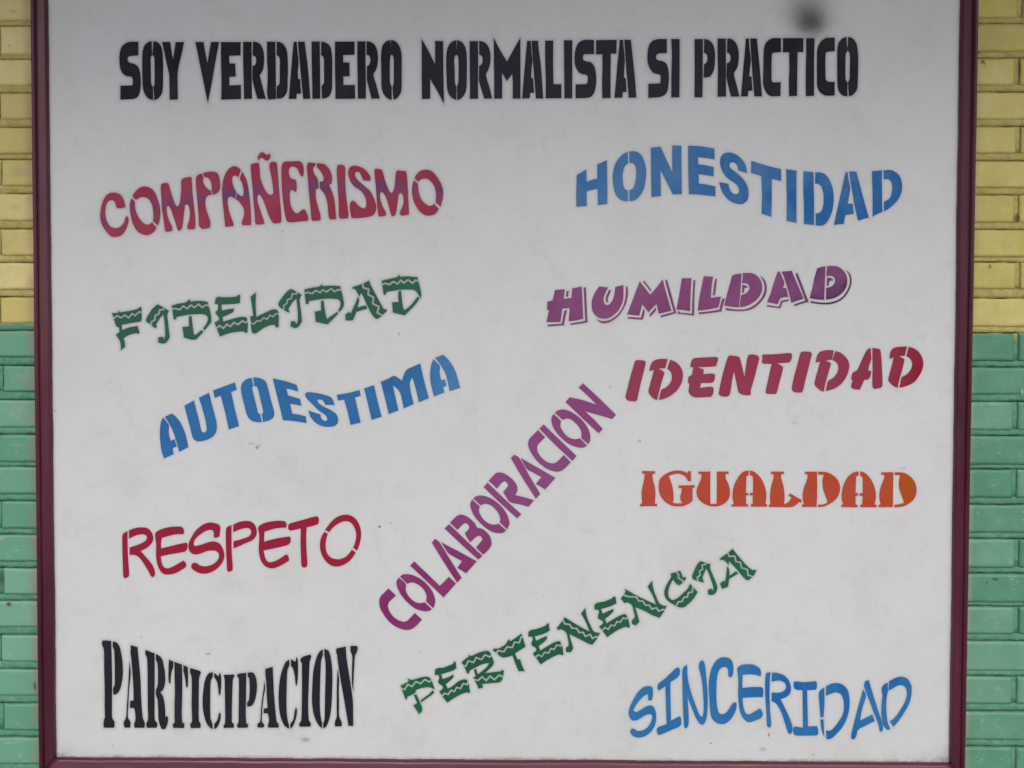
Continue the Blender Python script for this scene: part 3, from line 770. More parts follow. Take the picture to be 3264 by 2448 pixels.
1548,585 1640,578 1725,570 1720,800 1725,1100 1732,1300 1640,1340 1555,1385 1558,1150 1555,900 1548,700
1752,570 1830,562 1900,568 1960,600 2010,640 2050,700 2072,780 2078,850 2070,930 2045,1010 2010,1080 1950,1150 1860,1230 1758,1295 1756,1200 1760,1120 1820,1090 1865,1050 1890,980 1903,890 1898,820 1875,755 1840,728 1750,725 1752,640
%%humildad
@1720 810 5.53
# H
272,632 445,618 425,790 560,770 575,605 742,568 755,800 770,1140 640,1170 512,1185 520,1080 530,955 402,960 385,1080 368,1198 120,1200 145,1080 165,985 130,980 138,840 228,815
475,652 515,645 503,748 460,752
775,590 815,583 832,900 845,1205 700,1228 540,1250 545,1220 700,1195 803,1175
435,990 487,990 462,1080 430,1255 138,1276 148,1242 390,1225 412,1110
# U
1055,567 1210,588 1160,680 1130,770 1132,840 1150,885 1185,900 1230,885 1275,830 1305,750 1325,660 1332,580 1475,542 1480,680 1472,800 1440,900 1390,990 1310,1070 1220,1125 1130,1140 1040,1120 980,1075 935,1010 918,920 922,820 950,730 1000,640
1225,632 1265,632 1225,725 1200,790 1212,845 1195,858 1170,838 1165,780 1185,710
1520,575 1545,568 1560,660 1550,760 1525,870 1470,980 1400,1080 1300,1165 1200,1210 1110,1217 1050,1190 993,1140 1060,1170 1140,1180 1230,1160 1320,1110 1400,1035 1465,930 1505,800 1518,690
# M
1765,480 1860,600 1950,715 2060,590 2170,447 2220,640 2325,1000 2100,1052 2080,960 2063,880 1990,950 1918,1028 1860,950 1812,885 1785,980 1757,1083 1540,1062 1620,860 1700,650
1838,460 1905,545 1970,635 1955,658 1828,490
1830,960 1855,1000 1820,1155 1555,1138 1558,1108 1785,1120 1805,1050
2050,935 2055,985 1950,1105 1935,1065
2245,445 2325,720 2410,1040 2135,1120 2138,1080 2365,1020 2290,760 2213,470
@2060 810 5.53
# I
628,425 797,422 785,620 772,1008 650,985 530,978 570,780 600,600
830,460 865,458 852,700 845,1085 700,1065 550,1048 555,1010 575,1002 590,1028 805,1050 812,800
# L
1015,388 1178,398 1155,550 1138,770 1225,758 1320,748 1295,850 1270,940 1090,975 905,998 930,800 970,600
1215,435 1247,437 1230,580 1212,722 1175,730 1190,580
1340,785 1390,780 1355,900 1325,1012 1120,1040 922,1062 930,1025 1130,1005 1290,978 1310,880
# D
1515,375 1600,350 1680,340 1668,550 1635,938 1500,928 1375,905 1420,720
1705,332 1780,330 1850,332 1920,358 1980,410 2020,470 2042,540 2045,610 2020,700 1970,780 1890,850 1790,905 1700,930 1648,935 1655,820 1672,720 1730,705 1790,660 1822,600 1815,555 1785,525 1740,512 1690,515 1698,420
1690,545 1750,548 1790,575 1785,592 1745,590 1730,610 1722,680 1690,685
2010,385 2060,420 2100,475 2122,550 2122,640 2095,740 2040,820 1960,905 1860,970 1740,1000 1620,1005 1500,998 1398,985 1405,945 1500,965 1620,975 1740,970 1850,930 1950,860 2030,770 2075,670 2085,560 2060,470
@2360 810 5.53
# A
658,308 698,312 735,400 775,505 752,598 808,595 845,755 765,760 700,780 660,885 570,865 468,845 530,700 590,500
728,308 905,293 1000,520 1115,785 1010,820 900,860 870,740 830,600 780,440
970,345 1005,328 1090,540 1205,840 1080,875 950,922 955,882 1145,820 1060,590
470,895 590,915 680,925 718,820 850,795 852,825 745,848 708,955 590,940 470,925
# D
1355,250 1430,225 1500,212 1490,500 1478,805 1350,798 1220,775 1270,590 1310,400
1528,212 1610,207 1700,215 1780,255 1840,320 1878,400 1885,480 1870,570 1820,660 1740,730 1640,780 1508,803 1510,700 1512,592 1580,580 1640,540 1668,480 1665,425 1630,390 1580,380 1515,390 1520,300
1528,415 1590,418 1635,450 1625,468 1585,465 1568,490 1560,550 1522,558
1855,278 1910,320 1948,380 1960,470 1940,580 1890,690 1810,785 1700,850 1580,882 1460,885 1340,875 1235,855 1242,825 1350,845 1480,855 1600,845 1710,810 1800,750 1870,660 1920,550 1930,440 1905,350
%%identidad
@1970 1080 4.2538
# I
232,300 250,288 300,290 350,293 375,310 370,360 340,480 300,640 270,780 258,832 240,848 190,845 135,838 108,815 100,790 120,700 160,540 200,400
# D
675,275 640,398 548,405 600,430 632,460 600,560 560,710 532,830 490,815 440,770 412,720 425,650 455,540 487,422 450,432 430,440 428,410 445,345 465,312 510,285 590,270
705,285 760,302 815,340 855,390 878,450 880,510 868,580 835,650 780,720 700,780 620,815 552,830 560,790 590,688 640,665 690,620 725,560 728,500 710,440 667,408 680,360
# E
1000,290 1015,270 1050,258 1180,252 1340,246 1358,260 1350,310 1325,372 1230,380 1085,385 1120,400 1163,415 1158,478 1220,472 1295,472 1318,490 1312,540 1300,580 1270,595 1180,598 1125,600 1113,665 1180,655 1270,648 1295,665 1295,720 1280,765 1265,785 1180,790 1040,795 1005,780 970,745 957,715 968,605 948,600 950,545 965,505 1000,492 1022,385 980,385 985,340
# N
1490,245 1510,225 1570,230 1630,238 1652,260 1680,370 1714,510 1730,400 1750,270 1770,218 1800,210 1860,215 1895,228 1914,255 1905,310 1870,450 1830,600 1800,700 1803,755 1780,765 1720,765 1670,750 1635,725 1610,620 1572,445 1545,580 1530,690 1505,770 1480,783 1430,783 1380,768 1365,750 1375,680 1400,560 1440,400
@2450 1000 4.2538
# T
-90,560 -60,552 60,550 180,540 300,533 318,550 315,600 300,640 280,660 190,668 115,672 160,695 197,720 190,780 150,920 115,1060 100,1088 60,1090 -20,1085 -42,1070 -35,1020 0,860 40,680 -40,678 -80,675 -90,655 -85,610
# I
432,530 450,515 510,512 570,520 590,545 575,600 540,740 500,900 465,1045 450,1068 400,1070 335,1058 315,1030 320,970 350,830 395,670
# D
886,498 860,622 820,628 772,633 810,650 847,675 820,770 780,910 748,1055 710,1045 660,1005 622,958 632,890 665,770 697,648 660,658 637,663 645,610 665,550 690,520 740,502 810,492
908,505 970,525 1030,570 1070,620 1093,680 1090,750 1065,830 1020,910 950,980 880,1020 775,1052 785,990 805,912 860,880 910,830 940,770 943,710 920,660 865,628 880,570
# A
1385,467 1388,540 1392,620 1365,700 1350,770 1390,775 1388,820 1370,870 1352,890 1297,897 1260,980 1235,1030 1190,1028 1135,1015 1118,990 1138,900 1118,890 1128,830 1150,790 1195,770 1240,680 1290,570 1330,495 1355,472
1407,465 1460,470 1505,480 1520,510 1530,620 1540,780 1545,920 1540,985 1520,1005 1430,1020 1412,1000 1405,900 1410,760 1408,620
# D
1878,443 1848,567 1770,578 1810,595 1843,620 1820,730 1780,870 1747,1005 1700,985 1650,940 1622,900 1635,830 1665,720 1695,593 1660,605 1638,610 1642,560 1660,500 1685,472 1750,450
1900,448 1960,465 2020,500 2065,560 2093,630 2097,700 2075,780 2030,860 1970,930 1870,980 1772,1005 1785,940 1805,858 1860,830 1910,780 1940,730 1945,670 1920,610 1868,575 1880,520
%%igualdad
@2030 1440 4.6083
# I
78,282 180,283 270,285 268,322 230,325 235,400 255,480 270,560 273,650 265,762 297,765 295,800 170,800 48,803 50,765 77,760 72,700 68,610 78,530 100,440 112,360 115,322 80,320
# G
750,285 795,285 795,432 750,432 730,385 690,350 640,325 590,322 530,332 470,355 490,410 520,500 535,590 540,680 530,748 580,758 668,755 640,700 635,660 650,610 660,535 615,535 615,495 730,492 850,488 848,530 820,532 818,720 760,765 690,795 610,803 530,795 450,760 390,710 345,640 322,560 322,480 340,400 390,350 450,310 520,285 600,275 670,282 745,315
# U
905,290 1080,292 1078,500 1080,765 1170,765 1175,600 1175,290 1350,290 1348,325 1305,328 1305,385 1335,450 1362,530 1368,610 1355,680 1310,740 1240,785 1170,803 1100,800 1010,775 930,720 890,660 875,600 885,530 925,440 950,370 945,325 905,322
# A
1645,275 1645,340 1610,360 1605,500 1605,605 1640,605 1640,638 1605,640 1605,770 1635,770 1632,805 1390,805 1392,772 1425,770 1408,700 1405,620 1420,520 1460,420 1510,345 1570,290
1662,275 1720,290 1780,340 1830,400 1870,480 1895,570 1903,650 1890,768 1915,772 1912,806 1672,806 1675,772 1700,768 1702,640 1662,640 1662,605 1705,605 1708,480 1702,360 1662,342
# L
1970,292 2160,290 2160,328 2122,330 2120,380 2145,470 2163,560 2170,640 2165,765 2195,760 2230,735 2270,680 2230,635 2250,612 2425,710 2412,745 2385,738 2340,780 2270,812 2130,812 1938,810 1940,775 1962,770 1955,680 1962,570 1985,460 2008,385 2008,330 1972,328
@2460 1440 4.6083
# D
488,293 665,293 668,520 660,810 445,810 447,775 472,770 458,700 455,620 475,520 510,430 528,360 520,330 488,328
682,293 740,293 820,305 900,345 960,400 995,470 1003,550 985,630 940,700 870,755 780,800 720,810 683,812 683,775 760,772 820,745 790,650 755,550 745,460 750,380 765,338 682,335
# A
1275,288 1275,345 1240,365 1235,480 1232,605 1268,608 1268,645 1232,650 1232,775 1262,780 1260,815 1020,812 1022,778 1050,772 1030,710 1027,620 1045,520 1085,420 1140,345 1210,300
1298,288 1350,300 1410,345 1460,410 1500,490 1525,580 1530,680 1512,775 1545,782 1543,815 1300,813 1300,780 1330,775 1335,650 1290,645 1292,608 1335,608 1335,480 1330,375 1295,345
# D
1610,302 1786,300 1783,550 1780,812 1566,812 1567,780 1602,775 1585,710 1580,630 1597,530 1630,440 1655,370 1650,340 1610,335
1805,305 1880,300 1950,312 2020,350 2080,410 2115,480 2127,560 2115,640 2080,705 2010,765 1920,805 1860,812 1803,812 1803,778 1880,770 1945,748 1910,650 1875,550 1867,460 1875,390 1885,345 1805,338
%%participacion
@300 2010 5.0273
# P
135,160 200,157 272,168 280,400 288,800 285,1200 290,1400 325,1460 328,1500 320,1555 240,1557 155,1555 150,1500 155,1440 170,1400 168,1200 168,900 160,600 157,330 145,270 125,230 125,190
298,175 340,182 375,205 405,250 430,350 450,470 460,600 458,730 440,850 415,940 380,1000 350,1022 308,1025 305,920 325,880 330,760 330,600 325,400 318,300 300,270
# A
567,495 580,600 586,690 575,800 560,950 548,1200 542,1395 580,1460 583,1500 575,1555 490,1555 475,1510 475,1465 510,1395 525,1200 545,900 560,600
587,235 695,265 710,430 740,750 755,1100 780,1400 812,1480 805,1558 650,1558 640,1500 662,1440 655,1300 640,1240 575,1240 577,1125 632,1120 630,950 615,700 595,450 583,370
# R
820,325 835,313 900,340 968,365 970,600 968,900 968,1200 975,1440 1010,1480 1012,1520 1000,1557 845,1558 835,1520 840,1470 862,1440 860,1200 858,900 855,600 845,430 822,380
990,375 1060,415 1090,460 1115,560 1135,680 1140,800 1125,890 1100,950 1062,993 1090,1030 1115,1100 1135,1220 1142,1400 1158,1370 1180,1380 1185,1430 1170,1510 1140,1570 1110,1585 1080,1570 1050,1500 1030,1400 1025,1250 1015,1100 993,1040 990,950 1010,910 1022,800 1022,640 1010,510 990,470
# T
1200,465 1268,495 1268,580 1245,640 1230,750 1222,840 1210,848 1198,830 1190,720 1192,600
1285,500 1408,545 1412,800 1410,1100 1403,1300 1412,1470 1445,1490 1443,1560 1270,1560 1260,1520 1265,1495 1290,1475 1288,1200 1295,1000 1290,750
1430,555 1500,585 1505,700 1500,900 1485,915 1475,900 1465,820 1445,700 1430,650
# I
1540,600 1690,645 1708,660 1708,690 1685,740 1678,900 1675,1200 1680,1450 1705,1490 1708,1530 1700,1560 1550,1562 1540,1520 1545,1490 1568,1465 1562,1200 1565,1000 1560,740 1535,660
# C
1900,670 1900,740 1870,800 1862,950 1860,1200 1865,1400 1895,1500 1900,1580 1850,1550 1800,1480 1760,1350 1740,1220 1738,1100 1750,950 1775,800 1815,710 1860,672
1925,680 1960,705 1990,735 2005,690 2020,682 2032,720 2038,830 2030,950 2020,1030 2012,1038 2000,1020 1985,900 1965,810 1925,745
2012,1310 2028,1340 2028,1390 2010,1470 1970,1550 1928,1580 1925,1500 1960,1460 1985,1400 2000,1330
# I
2085,710 2160,706 2243,704 2246,735 2225,775 2221,800 2211,1100 2206,1400 2209,1470 2236,1495 2241,1535 2235,1556 2080,1560 2072,1525 2095,1495 2100,1300 2095,1000 2090,770 2078,735
@720 2030 5.0273
# P
185,600 210,590 328,577 325,750 322,1000 318,1250 325,1380 352,1400 355,1430 345,1455 190,1457 178,1425 185,1400 200,1375 205,1200 208,900 205,660 182,640
348,575 400,568 435,572 465,610 490,700 498,800 490,900 470,1000 440,1070 400,1110 342,1115 340,1050 365,1020 378,900 380,780 370,655 350,640
# A
617,710 628,840 605,950 588,1100 575,1300 580,1370 612,1400 613,1430 600,1453 515,1453 505,1430 508,1395 545,1365 560,1200 580,1000 605,830
633,512 750,480 755,600 770,900 795,1200 815,1360 845,1400 848,1430 840,1455 685,1455 672,1430 675,1400 690,1360 685,1280 670,1225 605,1225 607,1150 668,1140 655,950 645,720 632,600
# C
1015,368 1018,455 990,520 978,650 972,850 970,1100 978,1250 1000,1380 1010,1400 1012,1470 950,1435 900,1350 865,1230 848,1080 845,900 860,720 890,570 935,450 970,390
1043,362 1075,375 1113,400 1130,330 1145,335 1155,400 1155,550 1150,680 1138,770 1128,778 1118,760 1105,640 1085,540 1065,490 1043,470
1125,1133 1138,1170 1138,1230 1115,1330 1080,1420 1037,1473 1035,1390 1075,1340 1095,1250 1110,1155
# I
1195,355 1230,320 1340,288 1358,290 1368,320 1345,385 1335,550 1325,850 1318,1100 1330,1340 1355,1380 1362,1410 1350,1438 1185,1440 1175,1415 1180,1380 1205,1350 1215,1150 1220,800 1218,500 1215,415 1195,395
# O
1553,205 1553,300 1530,360 1520,480 1510,750 1505,1000 1510,1200 1530,1340 1540,1375 1540,1465 1490,1420 1430,1310 1395,1180 1378,1000 1385,780 1400,560 1440,370 1480,270 1520,220
1578,195 1620,205 1650,230 1680,330 1700,480 1708,640 1703,850 1695,1050 1675,1230 1640,1370 1600,1445 1562,1465 1560,1375 1578,1340 1585,1150 1590,900 1597,650 1595,400 1578,300
# N
1793,520 1805,600 1815,690 1810,850 1812,1100 1815,1270 1855,1370 1858,1410 1850,1433 1755,1435 1745,1400 1750,1350 1775,1290 1775,1100 1778,800 1785,600
1775,185 1920,155 1930,300 1950,450 1990,700 2030,980 2037,1100 2040,1428 1965,1425 1935,1250 1890,980 1840,700 1800,440 1780,285 1765,230
1995,150 2050,143 2105,150 2112,180 2100,240 2070,300 2055,500 2045,700 2042,870 2020,740 2020,500 2025,310 1998,230
%%pertenencia
@1270 2010 5.53
# P
40,970 165,905 180,890 165,845 235,868 400,825 500,810 545,825 580,870 640,1040 600,1020 560,1000 490,1000 380,1020 300,1055 310,1085 250,1125 155,1170 150,1205 128,1215 90,1120 60,1030
~28 30,1015 110,1038 165,950 240,985 305,900 390,935 465,860 545,905 600,855
272,1135 315,1120 365,1230 420,1370 415,1420 365,1470 310,1390 265,1318 330,1275
600,1052 630,1085 605,1120 540,1165 405,1265 390,1230 480,1165 550,1110
# E
645,690 685,665 800,650 880,620 965,585 980,550 1008,550 1015,600 1022,660 960,705 850,740 755,772 780,855 880,820 968,775 972,815 930,865 835,945 870,1025 950,980 1050,900 1120,868 1190,860 1220,885 1240,950 1265,1085 1235,1105 1205,1085 1100,1125 980,1190 862,1270 780,1165 722,1075 785,1025 780,975 740,955 700,915 705,880 720,840 710,785 640,780
~28 755,1165 812,1105 875,1125 930,1050 985,1075 1025,1000 1095,1020 1140,935 1210,950 1240,880
# R
1115,560 1170,505 1240,460 1228,430 1285,445 1400,395 1500,365 1585,358 1615,385 1640,440 1685,560 1640,580 1560,575 1460,600 1380,640 1255,710 1245,755 1210,755 1185,690 1160,640
~28 1130,610 1185,632 1230,535 1325,562 1370,475 1465,510 1525,425 1610,465 1660,420
1605,580 1685,572 1660,620 1600,680 1525,748 1650,735 1810,715 1820,695 1858,700 1850,780 1825,870 1780,910 1650,925 1475,940 1490,1005 1415,1025 1370,930 1320,830 1360,800 1330,690 1365,670 1400,770 1480,710 1550,650
~30 1325,858 1400,880 1475,815 1545,878 1615,805 1695,862 1775,785 1845,815
# T
1660,345 1690,315 1740,320 1880,250 1915,200 1950,152 1972,190 2090,110 2170,50 2200,150 2240,285 2150,340 2055,405 2080,470 2105,515 2140,500 2180,610 2225,715 2120,715 2070,600 2010,440 1900,470 1850,475 1790,450 1740,405
~28 1722,410 1755,352 1860,372 1915,285 2005,300 2045,205 2130,212 2165,110 2205,118
@1640 1910 5.53
# E
243,580 290,545 400,520 560,460 572,430 603,428 612,480 625,545 580,580 480,620 355,655 385,730 480,685 568,645 572,690 530,745 425,825 455,905 560,840 680,770 760,740 800,740 820,775 845,850 862,975 828,990 800,965 700,1005 580,1070 460,1150 385,1040 322,960 385,905 380,860 335,835 298,805 300,760 325,715 310,660 245,660
~26 368,1035 415,980 482,1010 530,935 600,950 640,870 700,885 745,805 810,825 840,770
# N
885,320 960,365 1100,450 1320,570 1285,470 1230,350 1175,255 1215,200 1250,155 1260,240 1290,350 1340,460 1400,570 1470,590 1505,590 1470,670 1430,730 1370,802 1300,780 1180,720 970,615 990,710 1032,870 990,935 912,930 905,855 955,820 950,750 905,580 810,525 775,545 745,510 800,440 860,360
~28 850,365 890,435 975,445 1010,510 1095,515 1140,585 1210,585 1250,655 1335,620 1375,690 1450,655 1470,680
# E2
1410,95 1460,65 1600,35 1715,-10 1785,-10 1797,70 1700,120 1525,175 1555,255 1640,215 1742,170 1740,215 1700,260 1592,350 1625,425 1720,365 1850,290 1920,265 1960,265 1985,300 2010,370 2035,490 2005,505 1970,485 1870,520 1760,580 1635,668 1555,565 1492,480 1560,430 1555,385 1500,355 1468,325 1475,280 1492,225 1475,185 1412,185
~26 1538,560 1590,500 1655,530 1700,455 1765,468 1805,395 1870,405 1915,330 1975,345 2010,290
1716,-10 1745,-45 1775,-45 1785,-9
@2020 1730 5.53
# N2
-165,822 -145,822 -90,850 60,935 395,1090 360,990 320,900 245,775 285,720 325,675 335,760 370,880 430,1030 470,1080 540,1115 580,1110 545,1190 500,1260 455,1322 330,1275 200,1205 25,1135 50,1210 100,1390 45,1455 -30,1435 -35,1370 0,1340 20,1300 0,1210 -35,1100 -120,1050 -165,1065 -190,1030 -230,985 -165,900 -140,850
~28 -200,885 -150,935 -75,950 50,955 85,1025 165,1030 205,1100 275,1100 320,1170 400,1145 440,1205 525,1175 560,1200
# C
648,545 730,520 820,495 845,550 870,620 905,595 922,630 880,690 840,725 800,750 765,735 690,650 640,750 612,840 610,920 625,970 660,1000 700,1008 780,970 880,880 960,800 980,740 1005,735 1040,775 1075,810 1128,868 1050,990 950,1090 890,1135 820,1140 750,1115 680,1075 610,1030 560,970 540,900 545,830 590,720 660,600
~28 745,505 790,560 790,625 850,655 880,710
~28 750,1110 785,1045 850,1035 885,965 945,955 965,880 1030,870 1045,770
# I
1175,325 1260,350 1352,380 1345,440 1400,580 1475,770 1470,830 1430,900 1370,920 1312,910 1308,835 1360,805 1395,840 1405,800 1370,680 1330,560 1280,455 1240,540 1215,620 1235,680 1230,700 1120,670 1040,640 1030,590 1080,460 1130,370
~26 1140,695 1120,610 1170,575 1160,500 1215,465 1205,395 1270,380 1275,340
# A
1518,275 1650,185 1745,105 1800,180 1900,300 2000,410 2095,485 2140,475 2160,495 2115,580 2080,615 2020,662 1985,655 1900,570 1800,450 1680,325 1672,395 1620,330 1575,300 1535,305
~28 1655,165 1680,238 1785,238 1800,330 1880,345 1900,440 2005,470 2015,570 2120,602
1648,415 1680,460 1690,580 1740,545 1805,500 1840,545 1770,585 1685,635 1675,700 1660,775 1560,812 1520,720 1580,670 1605,690 1620,640 1635,530
%%respeto
@370 1600 5.2667
# R
193,487 193,700 205,1000 218,1240 190,1270 135,1283 120,1240 110,1000 103,750 105,560 120,530
213,478 280,450 370,428 450,425 520,438 575,480 610,540 625,610 605,680 550,745 480,790 415,822 480,900 560,990 615,1070 645,1140 655,1200 640,1250 610,1262 585,1245 540,1160 480,1060 420,970 360,910 300,888 228,890 225,765 330,730 430,690 490,655 518,610 510,565 460,545 380,548 300,575 215,615
# E
660,520 700,485 790,445 900,420 1010,412 1090,415 1120,430 1140,470 1142,520 1125,542 1040,542 940,555 765,605 755,690 755,780 900,745 1040,710 1180,682 1200,710 1200,760 1170,825 1100,845 900,880 752,912 757,990 780,1060 820,1105 880,1112 950,1085 1050,1030 1125,985 1150,1000 1180,1045 1175,1085 1100,1140 1000,1195 900,1218 830,1218 770,1190 715,1110 680,1000 668,870 672,720 655,580
# S
1640,580 1645,600 1700,598 1735,580 1748,480 1748,410 1725,380 1640,350 1570,345 1490,365 1400,420 1320,500 1260,600 1220,690 1213,760 1230,820 1280,870 1340,882 1420,865 1510,830 1600,815 1680,825 1715,855 1728,910 1700,980 1640,1035 1560,1070 1480,1080 1400,1060 1360,1030 1320,1018 1280,1030 1260,1075 1265,1110 1320,1155 1400,1195 1480,1205 1590,1180 1700,1115 1780,1020 1815,940 1815,860 1790,780 1740,700 1670,668 1600,665 1520,685 1430,715 1330,742 1303,715 1310,660 1350,600 1420,540 1500,490 1580,467 1625,480 1640,520
# P
1938,387 1938,600 1942,850 1957,1080 1955,1150 1890,1178 1865,1150 1855,1000 1843,750 1843,480 1860,425
@760 1600 5.2667
# P right
-87,380 -20,348 50,325 130,318 200,325 250,355 290,410 307,480 305,540 280,595 230,645 150,680 50,725 -82,780 -85,660 0,638 100,608 170,580 210,535 210,480 185,445 140,438 80,445 0,470 -90,508
# E
335,415 380,380 460,345 560,325 650,315 740,317 785,325 808,365 812,400 795,432 740,432 620,445 440,498 432,580 432,665 560,630 700,600 860,577 880,610 880,650 850,710 780,735 640,770 425,815 435,880 455,950 490,1000 545,1012 620,990 710,940 800,880 825,890 850,950 850,985 770,1035 660,1090 580,1115 520,1110 450,1080 390,1010 355,910 340,790 348,620 345,530 330,460
# T
850,370 900,350 1080,300 1290,242 1330,245 1350,280 1353,320 1335,372 1260,400 1145,425 1138,600 1145,850 1157,1030 1150,1080 1120,1100 1075,1098 1058,1060 1050,900 1042,700 1045,500 1043,445 960,465 870,480 840,465 832,420
# O
1443,500 1500,535 1475,620 1465,710 1470,800 1500,880 1560,935 1640,960 1720,955 1800,920 1860,860 1905,800 1970,845 1920,930 1840,1010 1750,1062 1660,1085 1570,1070 1490,1020 1420,930 1380,830 1367,730 1380,620 1410,550
1455,467 1520,380 1600,290 1680,240 1760,215 1840,215 1920,245 1990,310 2035,400 2058,500 2055,600 2030,720 1990,818 1925,768 1955,690 1975,590 1970,500 1940,415 1895,355 1840,328 1770,325 1690,355 1610,410 1560,460 1522,508
%%sinceridad
@1980 2080 4.6083
# S
395,700 398,615 370,615 300,670 220,770 180,845 200,870 240,868 300,830 370,790 430,775 470,790 500,845 515,930 505,1040 470,1120 410,1190 340,1232 260,1250 190,1235 145,1195 130,1160 150,1120 185,1115 230,1148 290,1148 360,1120 410,1070 445,1000 458,940 440,905 400,905 340,930 260,980 190,1002 145,985 120,940 112,870 130,790 180,690 240,590 310,520 370,495 430,495 462,515 468,580 460,670 445,705
# I
545,460 640,385 740,290 820,220 850,222 865,260 855,330 830,365 725,435 725,600 733,1000 800,965 850,938 875,945 882,990 880,1060 850,1090 730,1140 620,1190 560,1212 540,1200 522,1150 535,1105 600,1075 668,1050 660,900 655,700 648,495 600,530 550,558 535,530 533,490
# N
905,235 960,180 970,200 975,340 1000,480 1040,620 1090,760 1135,880 1165,935 1190,940 1205,900 1212,800 1205,620 1190,450 1165,320 1140,210 1155,140 1185,112 1210,130 1232,180 1250,350 1268,550 1272,750 1262,920 1235,1020 1205,1060 1170,1055 1120,1000 1060,870 975,655 985,800 992,940 988,1060 965,1105 940,1118 925,1080 912,900 905,700 900,450
# C
1575,340 1568,240 1545,215 1500,212 1460,235 1425,290 1405,400 1400,550 1400,700 1415,820 1440,890 1480,908 1540,885 1590,820 1640,745 1675,728 1697,750 1690,830 1650,920 1590,1000 1530,1042 1470,1052 1400,1030 1350,990 1320,930 1305,820 1292,650 1285,480 1300,340 1330,230 1385,130 1440,85 1520,68 1590,85 1630,130 1648,200 1645,310 1630,350 1605,365 1585,358
# E
1710,220 1760,185 1840,172 1930,175 2000,205 2040,240 2055,290 2050,350 1960,325 1870,318 1785,330 1780,420 1782,520 1900,508 2060,508 2085,525 2090,580 2080,655 1950,655 1785,665 1790,760 1810,850 1840,905 1890,905 1970,860 2038,820 2070,860 2082,920 2060,955 1980,995 1900,1022 1850,1015 1790,960 1750,880 1728,770 1718,600 1722,420 1705,250
# R
2125,320 2140,295 2195,288 2185,400 2180,600 2188,850 2205,1060 2195,1098 2165,1100 2145,1080 2130,850 2115,600 2115,400
@2440 2080 4.6083
# R right
98,292 180,300 265,330 330,390 365,460 375,540 355,610 310,650 220,688 270,780 340,930 390,1060 400,1120 385,1180 360,1200 335,1180 290,1050 240,900 180,780 130,730 88,712 92,585 160,592 240,580 290,545 303,500 290,455 240,420 180,412 90,428 92,350
# I
415,440 435,422 500,430 580,435 680,425 740,420 755,450 755,520 740,545 680,548 612,555 618,800 625,1085 700,1082 755,1080 772,1120 772,1200 755,1215 640,1220 500,1222 430,1215 408,1170 405,1120 425,1085 490,1095 550,1105 548,800 543,552 470,548 430,535 415,500
# D
865,515 868,750 855,950 865,1240 830,1160 812,1050 800,850 785,650 790,580 820,540
890,495 960,460 1040,448 1110,460 1170,500 1215,570 1235,680 1232,800 1205,940 1140,1080 1050,1190 980,1255 930,1275 895,1268 890,1138 940,1150 1000,1110 1070,1020 1130,920 1152,820 1145,700 1120,630 1075,592 1030,585 960,605 888,635
~38 780,965 885,965
# A
1435,540 1478,635 1440,760 1410,880 1392,995 1480,955 1570,910 1605,1005 1500,1060 1360,1135 1340,1210 1315,1260 1290,1278 1262,1262 1258,1220 1290,1080 1350,840
1520,408 1540,480 1600,680 1680,920 1725,1060 1728,1100 1715,1150 1695,1170 1680,1150 1660,1060 1590,880 1520,690 1460,540 1448,470 1465,425 1490,408
# D
1795,442 1800,560 1785,640 1775,760 1780,900 1795,1020 1835,1125 1800,1135 1760,1110 1725,1050 1705,940 1705,760 1718,620 1705,540 1715,500 1750,465
1812,425 1870,390 1950,360 2020,358 2080,380 2125,440 2147,510 2140,640 2110,750 2040,880 1960,1000 1880,1090 1825,1008 1880,975 1950,890 2020,780 2065,680 2078,590 2060,520 2020,485 1960,480 1900,510 1808,562
'''

def smooth_poly(pts, step=5.0, corner=50):
    """closed outline through the points: sharp where it turns hard, rounded elsewhere"""
    P_ = [np.array(p, float) for p in pts]; n = len(P_); out = []
    cor = []
    tan = []
    for i in range(n):
        a_, b_, c_ = P_[i - 1], P_[i], P_[(i + 1) % n]
        u, v = b_ - a_, c_ - b_
        lu, lv = np.linalg.norm(u), np.linalg.norm(v)
        cosang = float(np.dot(u, v) / max(lu * lv, 1e-9))
        ang = math.degrees(math.acos(max(-1, min(1, cosang))))
        cor.append(ang > corner)
        w = u / max(lu, 1e-9) * lu ** .0 * (lu) + v / max(lv, 1e-9) * lv
        tan.append(w / max(np.linalg.norm(w), 1e-9))
    for i in range(n):
        j = (i + 1) % n
        p, q = P_[i], P_[j]; d = q - p; L = np.linalg.norm(d)
        if L < 1e-6: continue
        u = d / L
        t0 = u if cor[i] else tan[i]; t1 = u if cor[j] else tan[j]
        if cor[i] and cor[j]: k = 1
        else: k = max(1, min(8, int(L / step)))
        for s in range(k):
            t = s / k
            h = (2*t**3-3*t*t+1)*p + (t**3-2*t*t+t)*L*t0 + (-2*t**3+3*t*t)*q + (t**3-t*t)*L*t1
            out.append(h)
    return out

def ribbon(pts, w):
    """closed outline of a zigzag line of width w (mitred)"""
    P_ = [np.array(p, float) for p in pts]; n = len(P_)
    Lf, Rt = [], []
    for i in range(n):
        ds = []
        if i > 0: d = P_[i] - P_[i-1]; ds.append(d / np.linalg.norm(d))
        if i < n-1: d = P_[i+1] - P_[i]; ds.append(d / np.linalg.norm(d))
        t = sum(ds); t = t / np.linalg.norm(t)
        nn = np.array([-t[1], t[0]]); n0 = np.array([-ds[0][1], ds[0][0]])
        m = min(2.0, 1 / max(.3, float(nn @ n0)))
        Lf.append(P_[i] + nn * w/2 * m); Rt.append(P_[i] - nn * w/2 * m)
    return Lf + Rt[::-1]

